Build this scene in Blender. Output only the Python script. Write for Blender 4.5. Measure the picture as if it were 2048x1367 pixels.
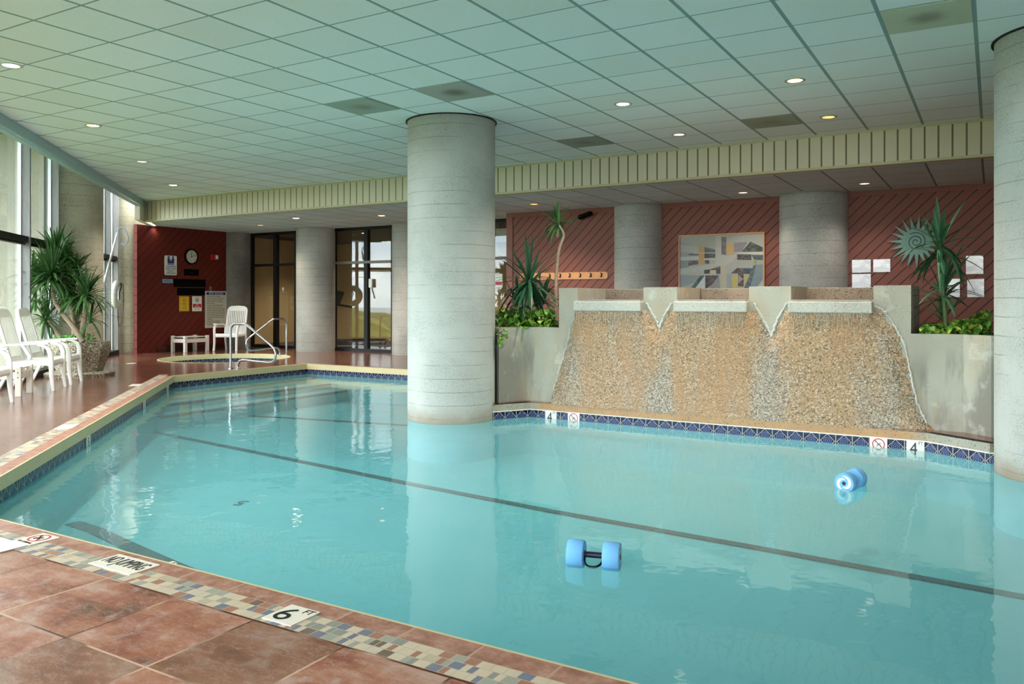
import bpy, bmesh, math, random
from mathutils import Vector, Matrix
from mathutils.geometry import tessellate_polygon
for _o in list(bpy.data.objects): bpy.data.objects.remove(_o)
PI = math.pi
SC = bpy.context.scene
COL = SC.collection

# ---------------------------------------------------------------- camera, world, exposure
YAW = math.radians(30.75)
CH = 1.22            # camera height over the deck
FPX = 1620.0         # focal length in pixels of the 2048 px frame
HOR = 598.0          # horizon row
cs, sn = math.cos(YAW), math.sin(YAW)
cam_d = bpy.data.cameras.new('camera'); cam = bpy.data.objects.new('camera', cam_d); COL.objects.link(cam)
cam.location = (0, 0, CH); cam.rotation_euler = (PI/2, 0, YAW)
cam_d.sensor_width = 36; cam_d.lens = FPX/2048*36; cam_d.shift_y = -(683.5-HOR)/2048
cam_d.clip_end = 5000
SC.camera = cam
SC.view_settings.view_transform = 'Standard'; SC.view_settings.look = 'None'
SC.view_settings.gamma = 1; SC.view_settings.use_curve_mapping = False
SC.view_settings.exposure = 1.12

wd = bpy.data.worlds.new('sky_world'); SC.world = wd; wd.use_nodes = True
wt = wd.node_tree; wt.nodes.clear()
def wn(t, **k):
    n = wt.nodes.new(t)
    for a, b in k.items(): setattr(n, a, b)
    return n
wo = wn('ShaderNodeOutputWorld'); wb = wn('ShaderNodeBackground'); wc = wn('ShaderNodeTexCoord')
wnz = wn('ShaderNodeTexNoise'); wnz.inputs['Scale'].default_value = 3.2; wnz.inputs['Detail'].default_value = 7
wmp = wn('ShaderNodeMapping'); wmp.inputs['Scale'].default_value = (1, 1, 2.6)
wr = wn('ShaderNodeValToRGB')
wr.color_ramp.elements[0].position = .36; wr.color_ramp.elements[0].color = (.30, .38, .47, 1)
wr.color_ramp.elements[1].position = .66; wr.color_ramp.elements[1].color = (.95, .92, .88, 1)
wt.links.new(wc.outputs['Generated'], wmp.inputs[0]); wt.links.new(wmp.outputs[0], wnz.inputs['Vector'])
wt.links.new(wnz.outputs[0], wr.inputs[0]); wt.links.new(wr.outputs[0], wb.inputs[0])
wb.inputs[1].default_value = 8.0
wt.links.new(wb.outputs[0], wo.inputs[0])

# ---------------------------------------------------------------- pixel -> place
def onZ(u, v, z=0.0):
    b = (CH-z)*FPX/(v-HOR); r = (u-1024)/FPX
    return Vector((b*(r*cs-sn), b*(r*sn+cs), z))
def onY(u, v, y):
    r = (u-1024)/FPX; b = y/(r*sn+cs)
    return Vector((b*(r*cs-sn), y, CH-(v-HOR)*b/FPX))
def onX(u, v, x):
    r = (u-1024)/FPX; b = x/(r*cs-sn)
    return Vector((x, b*(r*sn+cs), CH-(v-HOR)*b/FPX))
def onB(u, v, b):
    r = (u-1024)/FPX
    return Vector((b*(r*cs-sn), b*(r*sn+cs), CH-(v-HOR)*b/FPX))

# ---------------------------------------------------------------- material helpers
class NT:
    def __init__(s, name, world=False):
        s.world = world
        s.m = bpy.data.materials.new(name); s.m.use_nodes = True
        s.t = s.m.node_tree; s.t.nodes.clear()
        s.out = s.n('ShaderNodeOutputMaterial'); s.bs = s.n('ShaderNodeBsdfPrincipled')
        s.l(s.bs.outputs[0], s.out.inputs[0]); s._tc = None
    def n(s, t, **k):
        x = s.t.nodes.new(t)
        for a, b in k.items(): setattr(x, a, b)
        return x
    def l(s, a, b): s.t.links.new(a, b)
    def set(s, sock, v):
        if hasattr(v, 'is_output') or isinstance(v, bpy.types.NodeSocket): s.l(v, sock)
        else:
            if sock.type == 'RGBA' and len(v) == 3: v = (*v, 1)
            sock.default_value = v
    def obj(s):
        if s.world:
            if not s._tc: s._tc = s.n('ShaderNodeNewGeometry')
            return s._tc.outputs['Position']
        if not s._tc: s._tc = s.n('ShaderNodeTexCoord')
        return s._tc.outputs['Object']
    def uv(s):
        if not s._tc: s._tc = s.n('ShaderNodeTexCoord')
        return s._tc.outputs['UV']
    def map(s, vec, loc=(0,0,0), rot=(0,0,0), sc=(1,1,1)):
        x = s.n('ShaderNodeMapping'); s.l(vec, x.inputs[0])
        x.inputs['Location'].default_value = loc; x.inputs['Rotation'].default_value = rot; x.inputs['Scale'].default_value = sc
        return x.outputs[0]
    def sep(s, vec):
        x = s.n('ShaderNodeSeparateXYZ'); s.l(vec, x.inputs[0]); return x.outputs
    def comb(s, a=0, b=0, c=0):
        x = s.n('ShaderNodeCombineXYZ')
        for i, v in enumerate((a, b, c)): s.set(x.inputs[i], v)
        return x.outputs[0]
    def ma(s, op, a, b=0.0, c=None, clamp=False):
        x = s.n('ShaderNodeMath', operation=op, use_clamp=clamp)
        s.set(x.inputs[0], a); s.set(x.inputs[1], b)
        if c is not None: s.set(x.inputs[2], c)
        return x.outputs[0]
    def noise(s, vec, scale, det=3, rough=.55):
        x = s.n('ShaderNodeTexNoise'); s.l(vec, x.inputs['Vector'])
        x.inputs['Scale'].default_value = scale; x.inputs['Detail'].default_value = det; x.inputs['Roughness'].default_value = rough
        return x.outputs[0]
    def vor(s, vec, scale, feature='F1', rand=1):
        x = s.n('ShaderNodeTexVoronoi', feature=feature); s.l(vec, x.inputs['Vector'])
        x.inputs['Scale'].default_value = scale; x.inputs['Randomness'].default_value = rand
        return x
    def white(s, vec, out=1):
        x = s.n('ShaderNodeTexWhiteNoise', noise_dimensions='3D'); s.l(vec, x.inputs['Vector']); return x.outputs[0 if out == 0 else 1]
    def ramp(s, f, stops, const=False):
        x = s.n('ShaderNodeValToRGB'); s.l(f, x.inputs[0]); e = x.color_ramp.elements
        if const: x.color_ramp.interpolation = 'CONSTANT'
        while len(e) < len(stops): e.new(.5)
        for i, (p, c) in enumerate(stops):
            e[i].position = p; e[i].color = (*c, 1) if len(c) == 3 else c
        return x.outputs[0]
    def mix(s, f, a, b, mode='MIX'):
        x = s.n('ShaderNodeMix', data_type='RGBA', blend_type=mode)
        s.set(x.inputs[0], f); s.set(x.inputs[6], a); s.set(x.inputs[7], b); return x.outputs[2]
    def sm(s, f, a, b):          # smooth step a..b -> 0..1
        if a > b: return s.ma('SUBTRACT', 1.0, s.sm(f, b, a))
        x = s.n('ShaderNodeMapRange', interpolation_type='SMOOTHSTEP'); s.l(f, x.inputs[0])
        x.inputs[1].default_value = a; x.inputs[2].default_value = b; return x.outputs[0]
    def bump(s, h, strength=.3, dist=.01):
        x = s.n('ShaderNodeBump'); s.l(h, x.inputs['Height']); x.inputs['Strength'].default_value = strength; x.inputs['Distance'].default_value = dist
        s.l(x.outputs[0], s.bs.inputs['Normal']); return x
    def fin(s, col=None, rough=None, metal=None, spec=None):
        if col is not None: s.set(s.bs.inputs['Base Color'], col)
        if rough is not None: s.set(s.bs.inputs['Roughness'], rough)
        if metal is not None: s.set(s.bs.inputs['Metallic'], metal)
        if spec is not None: s.set(s.bs.inputs['Specular IOR Level'], spec)
        return s.m
def lin(r, g, b):
    f = lambda c: (c/255/12.92) if c/255 <= .04045 else ((c/255+.055)/1.055)**2.4
    return (f(r), f(g), f(b))
def plain(name, rgb, rough=.5, metal=0, var=.08, sc=12, spec=.5):
    t = NT(name); c = lin(*rgb)
    f = t.noise(t.obj(), sc, 3)
    col = t.mix(f, tuple(x*(1-var) for x in c), tuple(min(1, x*(1+var)) for x in c))
    return t.fin(col, rough, metal, spec)
def line_at(t, coord, period, phase, width):
    """1 on thin lines of a coordinate, every period"""
    x = t.ma('DIVIDE', t.ma('SUBTRACT', coord, phase), period)
    x = t.ma('ABSOLUTE', t.ma('SUBTRACT', t.ma('FRACT', t.ma('ADD', x, .5)), .5))
    return t.ma('LESS_THAN', x, width/2/period)

M = {}
# column concrete
def concrete(name, c1, c2, dark, lines=True, speck=.5, period=.19):
    t = NT(name); o = t.obj(); z = t.sep(o)[2]
    big = t.noise(o, 1.3, 5); fine = t.noise(o, 45, 3)
    col = t.mix(t.sm(big, .35, .65), c1, c2)
    col = t.mix(t.ma('MULTIPLY', t.sm(fine, .45, .75), .5), col, tuple(min(1, x*1.25) for x in c1))
    v = t.vor(o, 60); sp = t.ma('MULTIPLY', t.ma('LESS_THAN', v.outputs[0], .28), t.sm(t.noise(o, 3, 3), .42, .62))
    col = t.mix(t.ma('MULTIPLY', sp, speck), col, dark)
    v2 = t.vor(o, 26); sp2 = t.ma('LESS_THAN', v2.outputs[0], .16)
    col = t.mix(t.ma('MULTIPLY', sp2, speck*1.3), col, dark)
    h = t.ma('MULTIPLY', fine, .5)
    if lines:
        zz = t.ma('ADD', z, t.ma('MULTIPLY', t.noise(o, 2, 2), .03))
        ln = t.ma('MULTIPLY', line_at(t, zz, period, .05, .010), t.sm(t.noise(o, 1.7, 3), .36, .55))
        col = t.mix(t.ma('MULTIPLY', ln, .4), col, dark)
        h = t.ma('SUBTRACT', h, ln)
    t.bump(h, .5, .006)
    return t.fin(col, .85)
M['column'] = concrete('column_concrete', (.42, .41, .37), (.32, .31, .28), (.10, .105, .095))
M['darkcol'] = concrete('pebbled_column_concrete', (.25, .235, .21), (.15, .14, .12), (.05, .045, .035), lines=False, speck=.9)
M['tancol'] = concrete('weathered_column_concrete', (.54, .48, .36), (.38, .34, .25), (.14, .11, .07), speck=.7)
# base of the pool columns has a rusty wet band just at the water
def pool_column():
    t = NT('pool_column_concrete'); o = t.obj(); z = t.sep(o)[2]
    big = t.noise(o, 1.1, 5); fine = t.noise(o, 50, 3)
    col = t.mix(t.sm(big, .35, .65), (.50, .50, .46), (.42, .42, .385))
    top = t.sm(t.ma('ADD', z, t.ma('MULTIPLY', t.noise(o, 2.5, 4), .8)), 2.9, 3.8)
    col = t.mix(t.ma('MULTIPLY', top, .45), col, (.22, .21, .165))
    v = t.vor(o, 75); sp = t.ma('MULTIPLY', t.ma('LESS_THAN', v.outputs[0], .3), t.sm(t.noise(o, 2.2, 4), .42, .62))
    col = t.mix(t.ma('MULTIPLY', sp, .5), col, (.12, .125, .11))
    v2 = t.vor(o, 30); col = t.mix(t.ma('MULTIPLY', t.ma('LESS_THAN', v2.outputs[0], .11), .7), col, (.09, .09, .08))
    col = t.mix(t.ma('MULTIPLY', t.sm(fine, .5, .75), .35), col, (.55, .56, .53))
    zz = t.ma('ADD', z, t.ma('MULTIPLY', t.noise(o, 2, 2), .03))
    ln = t.ma('MULTIPLY', line_at(t, zz, .152, .03, .009), t.sm(t.noise(o, 1.5, 3), .40, .60))
    col = t.mix(t.ma('MULTIPLY', ln, .5), col, (.13, .13, .115))
    rust = t.sm(t.ma('ADD', z, t.ma('MULTIPLY', t.noise(o, 4, 4), .25)), .16, -.12)
    col = t.mix(t.ma('MULTIPLY', rust, .75), col, (.25, .18, .11))
    col = t.mix(t.ma('LESS_THAN', z, -.195), col, (.22, .63, .70))
    t.bump(t.ma('SUBTRACT', t.ma('MULTIPLY', fine, .5), ln), .5, .006)
    return t.fin(col, .8)
M['poolcol'] = pool_column()
def smooth_wall():
    t = NT('smooth_stained_concrete', True); o = t.obj(); z = t.sep(o)[2]
    big = t.noise(t.map(o, sc=(1, 1, .6)), 1.6, 5)
    col = t.mix(t.sm(big, .35, .65), (.40, .385, .315), (.33, .31, .25))
    stain = t.ma('MULTIPLY', t.sm(t.noise(t.map(o, sc=(2.4, 1, .45)), 1.9, 5), .42, .56), t.sm(t.ma('ADD', z, t.ma('MULTIPLY', big, .3)), 1.0, .65))
    col = t.mix(t.ma('MULTIPLY', stain, .72), col, (.17, .16, .135))
    tan = t.sm(t.noise(t.map(o, sc=(1.5, 1, .5)), 2.3, 3), .52, .66)
    col = t.mix(t.ma('MULTIPLY', tan, .4), col, (.40, .32, .21))
    v = t.vor(o, 62); sp = t.ma('MULTIPLY', t.ma('LESS_THAN', v.outputs[0], .3), t.sm(t.noise(o, 3, 3), .42, .60))
    col = t.mix(t.ma('MULTIPLY', sp, .45), col, (.13, .12, .10))
    wh = t.sm(t.noise(o, 5, 5), .58, .72)
    col = t.mix(t.ma('MULTIPLY', wh, .4), col, (.62, .62, .59))
    t.bump(t.noise(o, 30, 4), .4, .006)
    return t.fin(col, .8)
M['smooth'] = smooth_wall()
M['lime'] = (lambda t: t.fin(t.mix(t.noise(t.obj(), 30, 4), (.62, .61, .57), (.40, .38, .33)), .7))(NT('limescale', True))
def pebbles():
    t = NT('exposed_pebble_concrete', True); o = t.obj(); x, y, z = t.sep(o)
    v = t.vor(o, 88); rnd = t.sep(v.outputs['Color'])[0]
    c = t.ramp(rnd, [(0, (.07, .06, .05)), (.2, (.17, .145, .12)), (.45, (.32, .25, .175)), (.75, (.42, .34, .25)), (1, (.56, .50, .42))])
    tan = t.ramp(rnd, [(0, (.05, .04, .03)), (.10, (.16, .10, .06)), (.16, (.33, .19, .09)), (.7, (.44, .255, .11)), (.86, (.50, .33, .18)), (1, (.62, .52, .40))])
    # mineral stain below each spout, grey pebbles between
    streak = t.noise(t.map(o, sc=(1.0, 1, .22)), 2.6, 4)
    ph = t.ma('MULTIPLY', t.ma('ADD', x, 1.375), 2*PI/1.19)
    band = t.ma('MULTIPLY_ADD', t.ma('COSINE', ph), .11, .58)
    k = t.sm(t.ma('ADD', t.ma('SUBTRACT', streak, .5), band), .40, .66)
    col = t.mix(k, c, tan)
    k = t.ma('MULTIPLY', k, t.ma('MULTIPLY', t.sm(t.ma('ADD', x, t.ma('MULTIPLY', t.ma('SUBTRACT', streak, .5), .6)), -4.45, -4.0), t.sm(t.ma('ADD', x, t.ma('ADD', t.ma('MULTIPLY', t.ma('SUBTRACT', streak, .5), .6), t.ma('MULTIPLY', z, .25))), -.55, -.95)))
    rust = t.sm(t.noise(t.map(o, sc=(1.6, 1, .5)), 1.7, 4), .48, .66)
    col = t.mix(t.ma('MULTIPLY', rust, t.ma('MULTIPLY', k, .5)), col, (.42, .20, .075))
    edge = t.sm(v.outputs[0], .35, .62)
    col = t.mix(t.ma('MULTIPLY', edge, .45), col, (.24, .16, .09))
    t.bump(t.ma('SUBTRACT', 1.0, v.outputs[0]), .5, .008)
    return t.fin(col, t.ma('MULTIPLY_ADD', streak, .5, .15))
M['pebble'] = pebbles()
def ledge():
    t = NT('orange_stained_curb', True); o = t.obj(); x = t.sep(o)[0]
    c = t.mix(t.noise(o, 9, 5), (.36, .19, .08), (.52, .30, .14))
    grey = t.mix(t.noise(o, 7, 5), (.24, .22, .17), (.42, .40, .33))
    k = t.ma('MULTIPLY', t.sm(x, -4.75, -4.6), t.sm(x, -.45, -.75))
    c = t.mix(k, grey, c)
    v = t.vor(o, 38); c = t.mix(t.ma('MULTIPLY', t.ma('LESS_THAN', v.outputs[0], .22), .7), c, (.09, .06, .04))
    t.bump(t.noise(o, 60, 3), .4, .006)
    return t.fin(c, .45)
M['ledge'] = ledge()
def planter_pebble():
    t = NT('planter_pebble'); o = t.obj(); v = t.vor(o, 60); r = t.sep(v.outputs['Color'])[0]
    c = t.ramp(r, [(0, (.08, .06, .04)), (.4, (.27, .22, .15)), (.8, (.42, .36, .27)), (1, (.60, .56, .48))])
    t.bump(t.ma('SUBTRACT', 1.0, v.outputs[0]), .8, .01)
    return t.fin(c, .75)
M['planter'] = planter_pebble()
# ceiling
def ceil_mat(name, c1, c2, px, py, line_c, w1=.030, w2=.016):
    t = NT(name); o = t.obj(); x, y, z = t.sep(o); P = .6096
    fx = t.ma('FLOOR', t.ma('DIVIDE', t.ma('SUBTRACT', x, px), P)); fy = t.ma('FLOOR', t.ma('DIVIDE', t.ma('SUBTRACT', y, py), P))
    rv = t.sep(t.white(t.comb(fx, fy, 3.0)))
    col = t.mix(rv[0], c1, c2)
    col = t.mix(t.ma('MULTIPLY', t.ma('GREATER_THAN', rv[1], .90), .18), col, tuple(a*.72 for a in (c1[0]*1.12, c1[1], c1[2]*.85)))
    yel = t.sm(t.noise(o, .9, 3), .5, .7)
    col = t.mix(t.ma('MULTIPLY', yel, .35), col, (c1[0]*.99, c1[1]*.98, c1[2]*.86))
    pin = t.ma('GREATER_THAN', t.noise(o, 90, 2), .62)
    col = t.mix(t.ma('MULTIPLY', pin, .22), col, tuple(a*.6 for a in c1))
    lx = line_at(t, x, P, px, w1); ly = line_at(t, y, P, py, w2)
    ln = t.ma('MAXIMUM', lx, ly)
    col = t.mix(ln, col, line_c)
    t.bump(t.ma('MULTIPLY_ADD', ln, -1.0, t.ma('MULTIPLY', t.noise(o, 90, 2), .15)), .5, .01)
    return t.fin(col, .8, spec=.2)
CPX, CPY = -1.951, 8.28
M['ceil'] = ceil_mat('water_tinted_ceiling_tile', (.74, .78, .78), (.78, .82, .825), CPX, CPY, (.25, .34, .33))  # whitish tiles, with the cast of light off the water put into the colour
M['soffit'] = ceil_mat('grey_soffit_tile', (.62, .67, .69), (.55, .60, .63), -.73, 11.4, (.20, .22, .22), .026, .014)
# diagonal red boards
def boards(name, c1, c2, axis, period=.178, flip=1):
    t = NT(name); o = t.obj(); s_ = t.sep(o)
    d = t.ma('SUBTRACT', s_[2], t.ma('MULTIPLY', s_[axis], flip))
    idx = t.ma('FLOOR', t.ma('DIVIDE', d, period))
    rv = t.sep(t.white(t.comb(idx, 1.0, 2.0)))[0]
    grain = t.noise(t.map(o, rot=((0, PI/4*flip, 0) if axis == 0 else (-PI/4*flip, 0, 0)), sc=(1, 1, 1)), 6, 5)
    col = t.mix(t.ma('MULTIPLY_ADD', rv, .5, t.ma('MULTIPLY', grain, .5)), c1, c2)
    g = line_at(t, d, period, 0.0, .020)
    col = t.mix(g, col, tuple(a*.22 for a in c1))
    t.bump(t.ma('MULTIPLY', g, -1.0), .8, .012)
    return t.fin(col, .55, spec=.35)
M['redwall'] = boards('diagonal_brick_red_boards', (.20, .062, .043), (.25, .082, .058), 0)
M['dimred'] = boards('diagonal_dim_red_boards', (.115, .010, .005), (.15, .016, .007), 1, .20)  # red boards again, the corner's dim light put into a darker colour
# fascia
def fascia():
    t = NT('cream_fascia_boards'); o = t.obj(); x, y, z = t.sep(o)
    g = line_at(t, x, .147, 0.02, .020)
    c = t.mix(t.noise(t.map(o, sc=(1, 1, .15)), 9, 4), (.58, .52, .37), (.65, .58, .43))
    c = t.mix(g, c, (.16, .12, .07))
    t.bump(t.ma('MULTIPLY', g, -1.0), .8, .015)
    return t.fin(c, .55)
M['fascia'] = fascia()
# deck
def deck():
    t = NT('terracotta_slate_tile'); o = t.obj(); x, y, z = t.sep(o); P = .457; px, py = -2.42, 2.145
    fx = t.ma('FLOOR', t.ma('DIVIDE', t.ma('SUBTRACT', x, px), P)); fy = t.ma('FLOOR', t.ma('DIVIDE', t.ma('SUBTRACT', y, py), P))
    rv = t.sep(t.white(t.comb(fx, fy, 7.0)))
    off = t.comb(t.ma('MULTIPLY', rv[0], 30.0), t.ma('MULTIPLY', rv[1], 30.0), 0.0)
    va = t.n('ShaderNodeVectorMath', operation='ADD'); t.l(o, va.inputs[0]); t.l(off, va.inputs[1]); p = va.outputs[0]
    n1 = t.noise(t.map(p, sc=(1, 1.9, 1)), 2.4, 9, .60)
    n2 = t.noise(t.map(p, sc=(1.3, 1, 1)), 6.5, 8, .7)
    n3 = t.noise(t.map(p, sc=(1, 2.5, 1)), 18, 6, .7); n4 = t.noise(t.map(p, rot=(0, 0, .5), sc=(1, 2.2, 1)), 5, 9, .72)
    c = t.ramp(n1, [(.32, (.11, .04, .025)), (.43, (.27, .075, .04)), (.54, (.38, .15, .09)), (.66, (.46, .27, .205))])
    c = t.mix(t.ma('MULTIPLY', t.sm(n2, .50, .66), .65), c, (.47, .33, .285))
    c = t.mix(t.ma('MULTIPLY', t.sm(n2, .50, .36), .55), c, (.33, .13, .055))
    c = t.mix(t.ma('MULTIPLY', t.sm(rv[2], .55, .95), .45), c, (.15, .085, .05))
    c = t.mix(t.ma('MULTIPLY', t.sm(n3, .58, .7), .4), c, (.58, .46, .40))
    c = t.mix(t.ma('MULTIPLY', t.sm(n3, .42, .3), .45), c, (.12, .05, .035))
    vein = t.ma('ABSOLUTE', t.ma('SUBTRACT', n4, .5))
    c = t.mix(t.ma('MULTIPLY', t.sm(vein, .022, .0), .28), c, (.60, .42, .34))
    c = t.mix(t.ma('MULTIPLY', t.sm(n4, .58, .68), .45), c, (.14, .045, .028))
    ln = t.ma('MAXIMUM', line_at(t, x, P, px, .0095), line_at(t, y, P, py, .0095))
    c = t.mix(ln, c, t.mix(t.sm(t.noise(o, 2.5, 3), .42, .58), (.10, .035, .02), (.60, .38, .27)))
    t.bump(t.ma('ADD', t.ma('MULTIPLY', ln, -.8), t.ma('ADD', t.ma('MULTIPLY', n1, 1.2), t.ma('MULTIPLY', n4, 1.0))), .4, .006)
    wet = t.sm(t.ma('SUBTRACT', t.noise(o, 1.5, 5), t.ma('MULTIPLY', t.sm(y, 2.6, 4.0), .30)), .62, .30)
    wet = t.ma('MULTIPLY', wet, t.sm(y, 2.3, 3.2))
    r = t.ma('MULTIPLY_ADD', wet, -.30, .38)
    c = t.mix(t.ma('MULTIPLY', wet, .9), c, t.mix(.6, c, (.05, .012, .008)))
    m = t.fin(c, r)
    return m
M['deck'] = deck()
def cap():
    t = NT('terracotta_cap_tile'); uvw = t.uv(); u = t.sep(uvw)[0]
    o = t.obj()
    c = t.ramp(t.noise(o, 14, 8, .7), [(.3, (.22, .085, .055)), (.5, (.38, .17, .115)), (.7, (.52, .31, .235))])
    g = line_at(t, u, .305, .1, .010)
    c = t.mix(g, c, (.50, .30, .22))
    t.bump(t.ma('SUBTRACT', t.noise(o, 30, 5), g), .3, .005)
    return t.fin(c, .4)
M['cap'] = cap()
def mosaic():
    t = NT('slate_mosaic'); u, v, _ = t.sep(t.uv()); P = .052
    fv = t.ma('FLOOR', t.ma('DIVIDE', v, .049))
    rr = t.sep(t.white(t.comb(fv, 4.0, 2.0)))[0]
    us = t.ma('ADD', u, t.ma('MULTIPLY', rr, .2))
    fu = t.ma('FLOOR', t.ma('DIVIDE', us, P))
    half = t.sep(t.white(t.comb(fu, fv, 9.0)))
    sub = t.ma('FLOOR', t.ma('DIVIDE', us, P/2))
    spl = t.ma('GREATER_THAN', half[1], .6)
    key = t.ma('MULTIPLY_ADD', t.ma('SUBTRACT', sub, t.ma('MULTIPLY', fu, 2.0)), spl, t.ma('MULTIPLY', fu, 2.0))
    r = t.sep(t.white(t.comb(key, fv, 1.0)))[0]
    c = t.ramp(r, [(0, (.66, .52, .36)), (.30, (.50, .40, .27)), (.36, (.33, .33, .26)), (.52, (.24, .25, .21)), (.60, (.13, .15, .22)),
                   (.72, (.36, .13, .07)), (.86, (.62, .50, .38)), (.95, (.13, .07, .035))], const=True)
    c = t.mix(t.ma('MULTIPLY', t.noise(t.obj(), 25, 5), .35), c, (.40, .33, .27))
    g = t.ma('MAXIMUM', line_at(t, us, P, 0, .004), line_at(t, v, .049, 0, .004))
    c = t.mix(g, c, (.50, .38, .30))
    t.bump(t.ma('MULTIPLY', g, -1.0), .3, .004)
    return t.fin(c, .35)
M['mosaic'] = mosaic()
def band():
    t = NT('cobalt_pattern_tile'); u, v, _ = t.sep(t.uv()); 
    fu = t.ma('FRACT', u); idx = t.ma('FLOOR', u)
    dx = t.ma('ABSOLUTE', t.ma('SUBTRACT', fu, .5)); dy = t.ma('ABSOLUTE', t.ma('SUBTRACT', v, .53))
    dd = t.ma('ADD', dx, dy)
    inside = t.ma('LESS_THAN', dd, .43)
    rad = t.ma('SQRT', t.ma('ADD', t.ma('POWER', dx, 2.0), t.ma('POWER', dy, 2.0)))
    ring = t.ma('GREATER_THAN', t.ma('SINE', t.ma('MULTIPLY', rad, 62.0)), .35)
    ring = t.ma('MULTIPLY', ring, t.ma('LESS_THAN', rad, .27))
    rib = t.ma('GREATER_THAN', t.ma('SINE', t.ma('MULTIPLY', dd, 75.0)), .55)
    nz = t.noise(t.comb(t.ma('ADD', u, t.ma('MULTIPLY', idx, 3.7)), v, 0.0), 5, 4)
    outc = t.ramp(nz, [(.42, (.003, .004, .012)), (.54, (.010, .018, .07)), (.66, (.025, .05, .18))])
    inc = t.mix(rib, (.004, .009, .050), (.0015, .0025, .015))
    inc = t.mix(ring, inc, (.12, .16, .36))
    c = t.mix(inside, outc, inc)
    edge = t.ma('LESS_THAN', t.ma('ABSOLUTE', t.ma('SUBTRACT', dd, .43)), .022)
    c = t.mix(edge, c, (.45, .41, .38))
    g = t.ma('MAXIMUM', t.ma('GREATER_THAN', dx, .478), t.ma('GREATER_THAN', v, .965))
    c = t.mix(g, c, (.42, .42, .41))
    return t.fin(c, .2, spec=.25)
M['band'] = band()
M['white_grout'] = plain('white_grout_line', (225, 222, 210), .5)
M['coping'] = (lambda t: (t.bump(t.noise(t.obj(), 60, 3), .2, .004), t.fin(t.mix(t.noise(t.map(t.obj(), sc=(1, 1, .3)), 5, 5), (.62, .49, .25), (.72, .58, .34)), .5))[1])(NT('cream_coping'))
M['plaster'] = (lambda t: t.fin(t.mix(t.noise(t.obj(), 1.2, 4), (.17, .55, .60), (.22, .61, .65)), .7))(NT('turquoise_pool_plaster'))
M['lane'] = plain('black_lane_tile', (4, 8, 14), .5)
def water(name, tint, scat, mixf, bsc=1.0):
    m = bpy.data.materials.new(name); m.use_nodes = True; t = m.node_tree; t.nodes.clear()
    N = lambda x: t.nodes.new(x); L = t.links.new
    out = N('ShaderNodeOutputMaterial'); mx = N('ShaderNodeMixShader'); mb = N('ShaderNodeMixShader')
    tr = N('ShaderNodeBsdfTransparent'); tr.inputs[0].default_value = (*tint, 1)
    df = N('ShaderNodeBsdfDiffuse'); df.inputs[0].default_value = (*scat, 1)
    gl = N('ShaderNodeBsdfGlossy'); gl.inputs['Roughness'].default_value = .02; gl.inputs[0].default_value = (1, 1, 1, 1)
    fr = N('ShaderNodeFresnel'); fr.inputs[0].default_value = 1.33
    tc = N('ShaderNodeTexCoord'); mp = N('ShaderNodeMapping'); mp.inputs['Scale'].default_value = (1, 1, 1)
    L(tc.outputs['Object'], mp.inputs[0])
    ge = N('ShaderNodeNewGeometry'); iv = N('ShaderNodeMapRange'); L(ge.outputs['Backfacing'], iv.inputs[0]); iv.inputs[3].default_value = 1.33; iv.inputs[4].default_value = 1/1.33; L(iv.outputs[0], fr.inputs[0])
    n1 = N('ShaderNodeTexNoise'); n1.inputs['Scale'].default_value = 2.2; n1.inputs['Detail'].default_value = 3; L(mp.outputs[0], n1.inputs['Vector'])
    n2 = N('ShaderNodeTexNoise'); n2.inputs['Scale'].default_value = 14; n2.inputs['Detail'].default_value = 3; L(mp.outputs[0], n2.inputs['Vector'])
    ad = N('ShaderNodeMath'); ad.operation = 'MULTIPLY_ADD'; L(n2.outputs[0], ad.inputs[0])
    # livelier ripples near the waterfall wall
    sp = N('ShaderNodeSeparateXYZ'); L(tc.outputs['Object'], sp.inputs[0])
    mr = N('ShaderNodeMapRange'); L(sp.outputs[1], mr.inputs[0]); mr.inputs[1].default_value = 5.5; mr.inputs[2].default_value = 8.4; mr.inputs[3].default_value = .05; mr.inputs[4].default_value = .30
    L(mr.outputs[0], ad.inputs[1]); L(n1.outputs[0], ad.inputs[2])
    bp = N('ShaderNodeBump'); bp.inputs['Strength'].default_value = .22*bsc; bp.inputs['Distance'].default_value = .03; L(ad.outputs[0], bp.inputs['Height'])
    L(bp.outputs[0], gl.inputs['Normal']); L(bp.outputs[0], fr.inputs['Normal'])
    mb.inputs[0].default_value = mixf; L(tr.outputs[0], mb.inputs[1]); L(df.outputs[0], mb.inputs[2])
    L(fr.outputs[0], mx.inputs[0]); L(mb.outputs[0], mx.inputs[1]); L(gl.outputs[0], mx.inputs[2]); L(mx.outputs[0], out.inputs[0])
    return m
M['water'] = water('pool_water', (.82, .96, .97), (.33, .62, .66), .25)
M['spawater'] = water('spa_water', (.8, .97, .97), (.25, .55, .55), .3)
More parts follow.
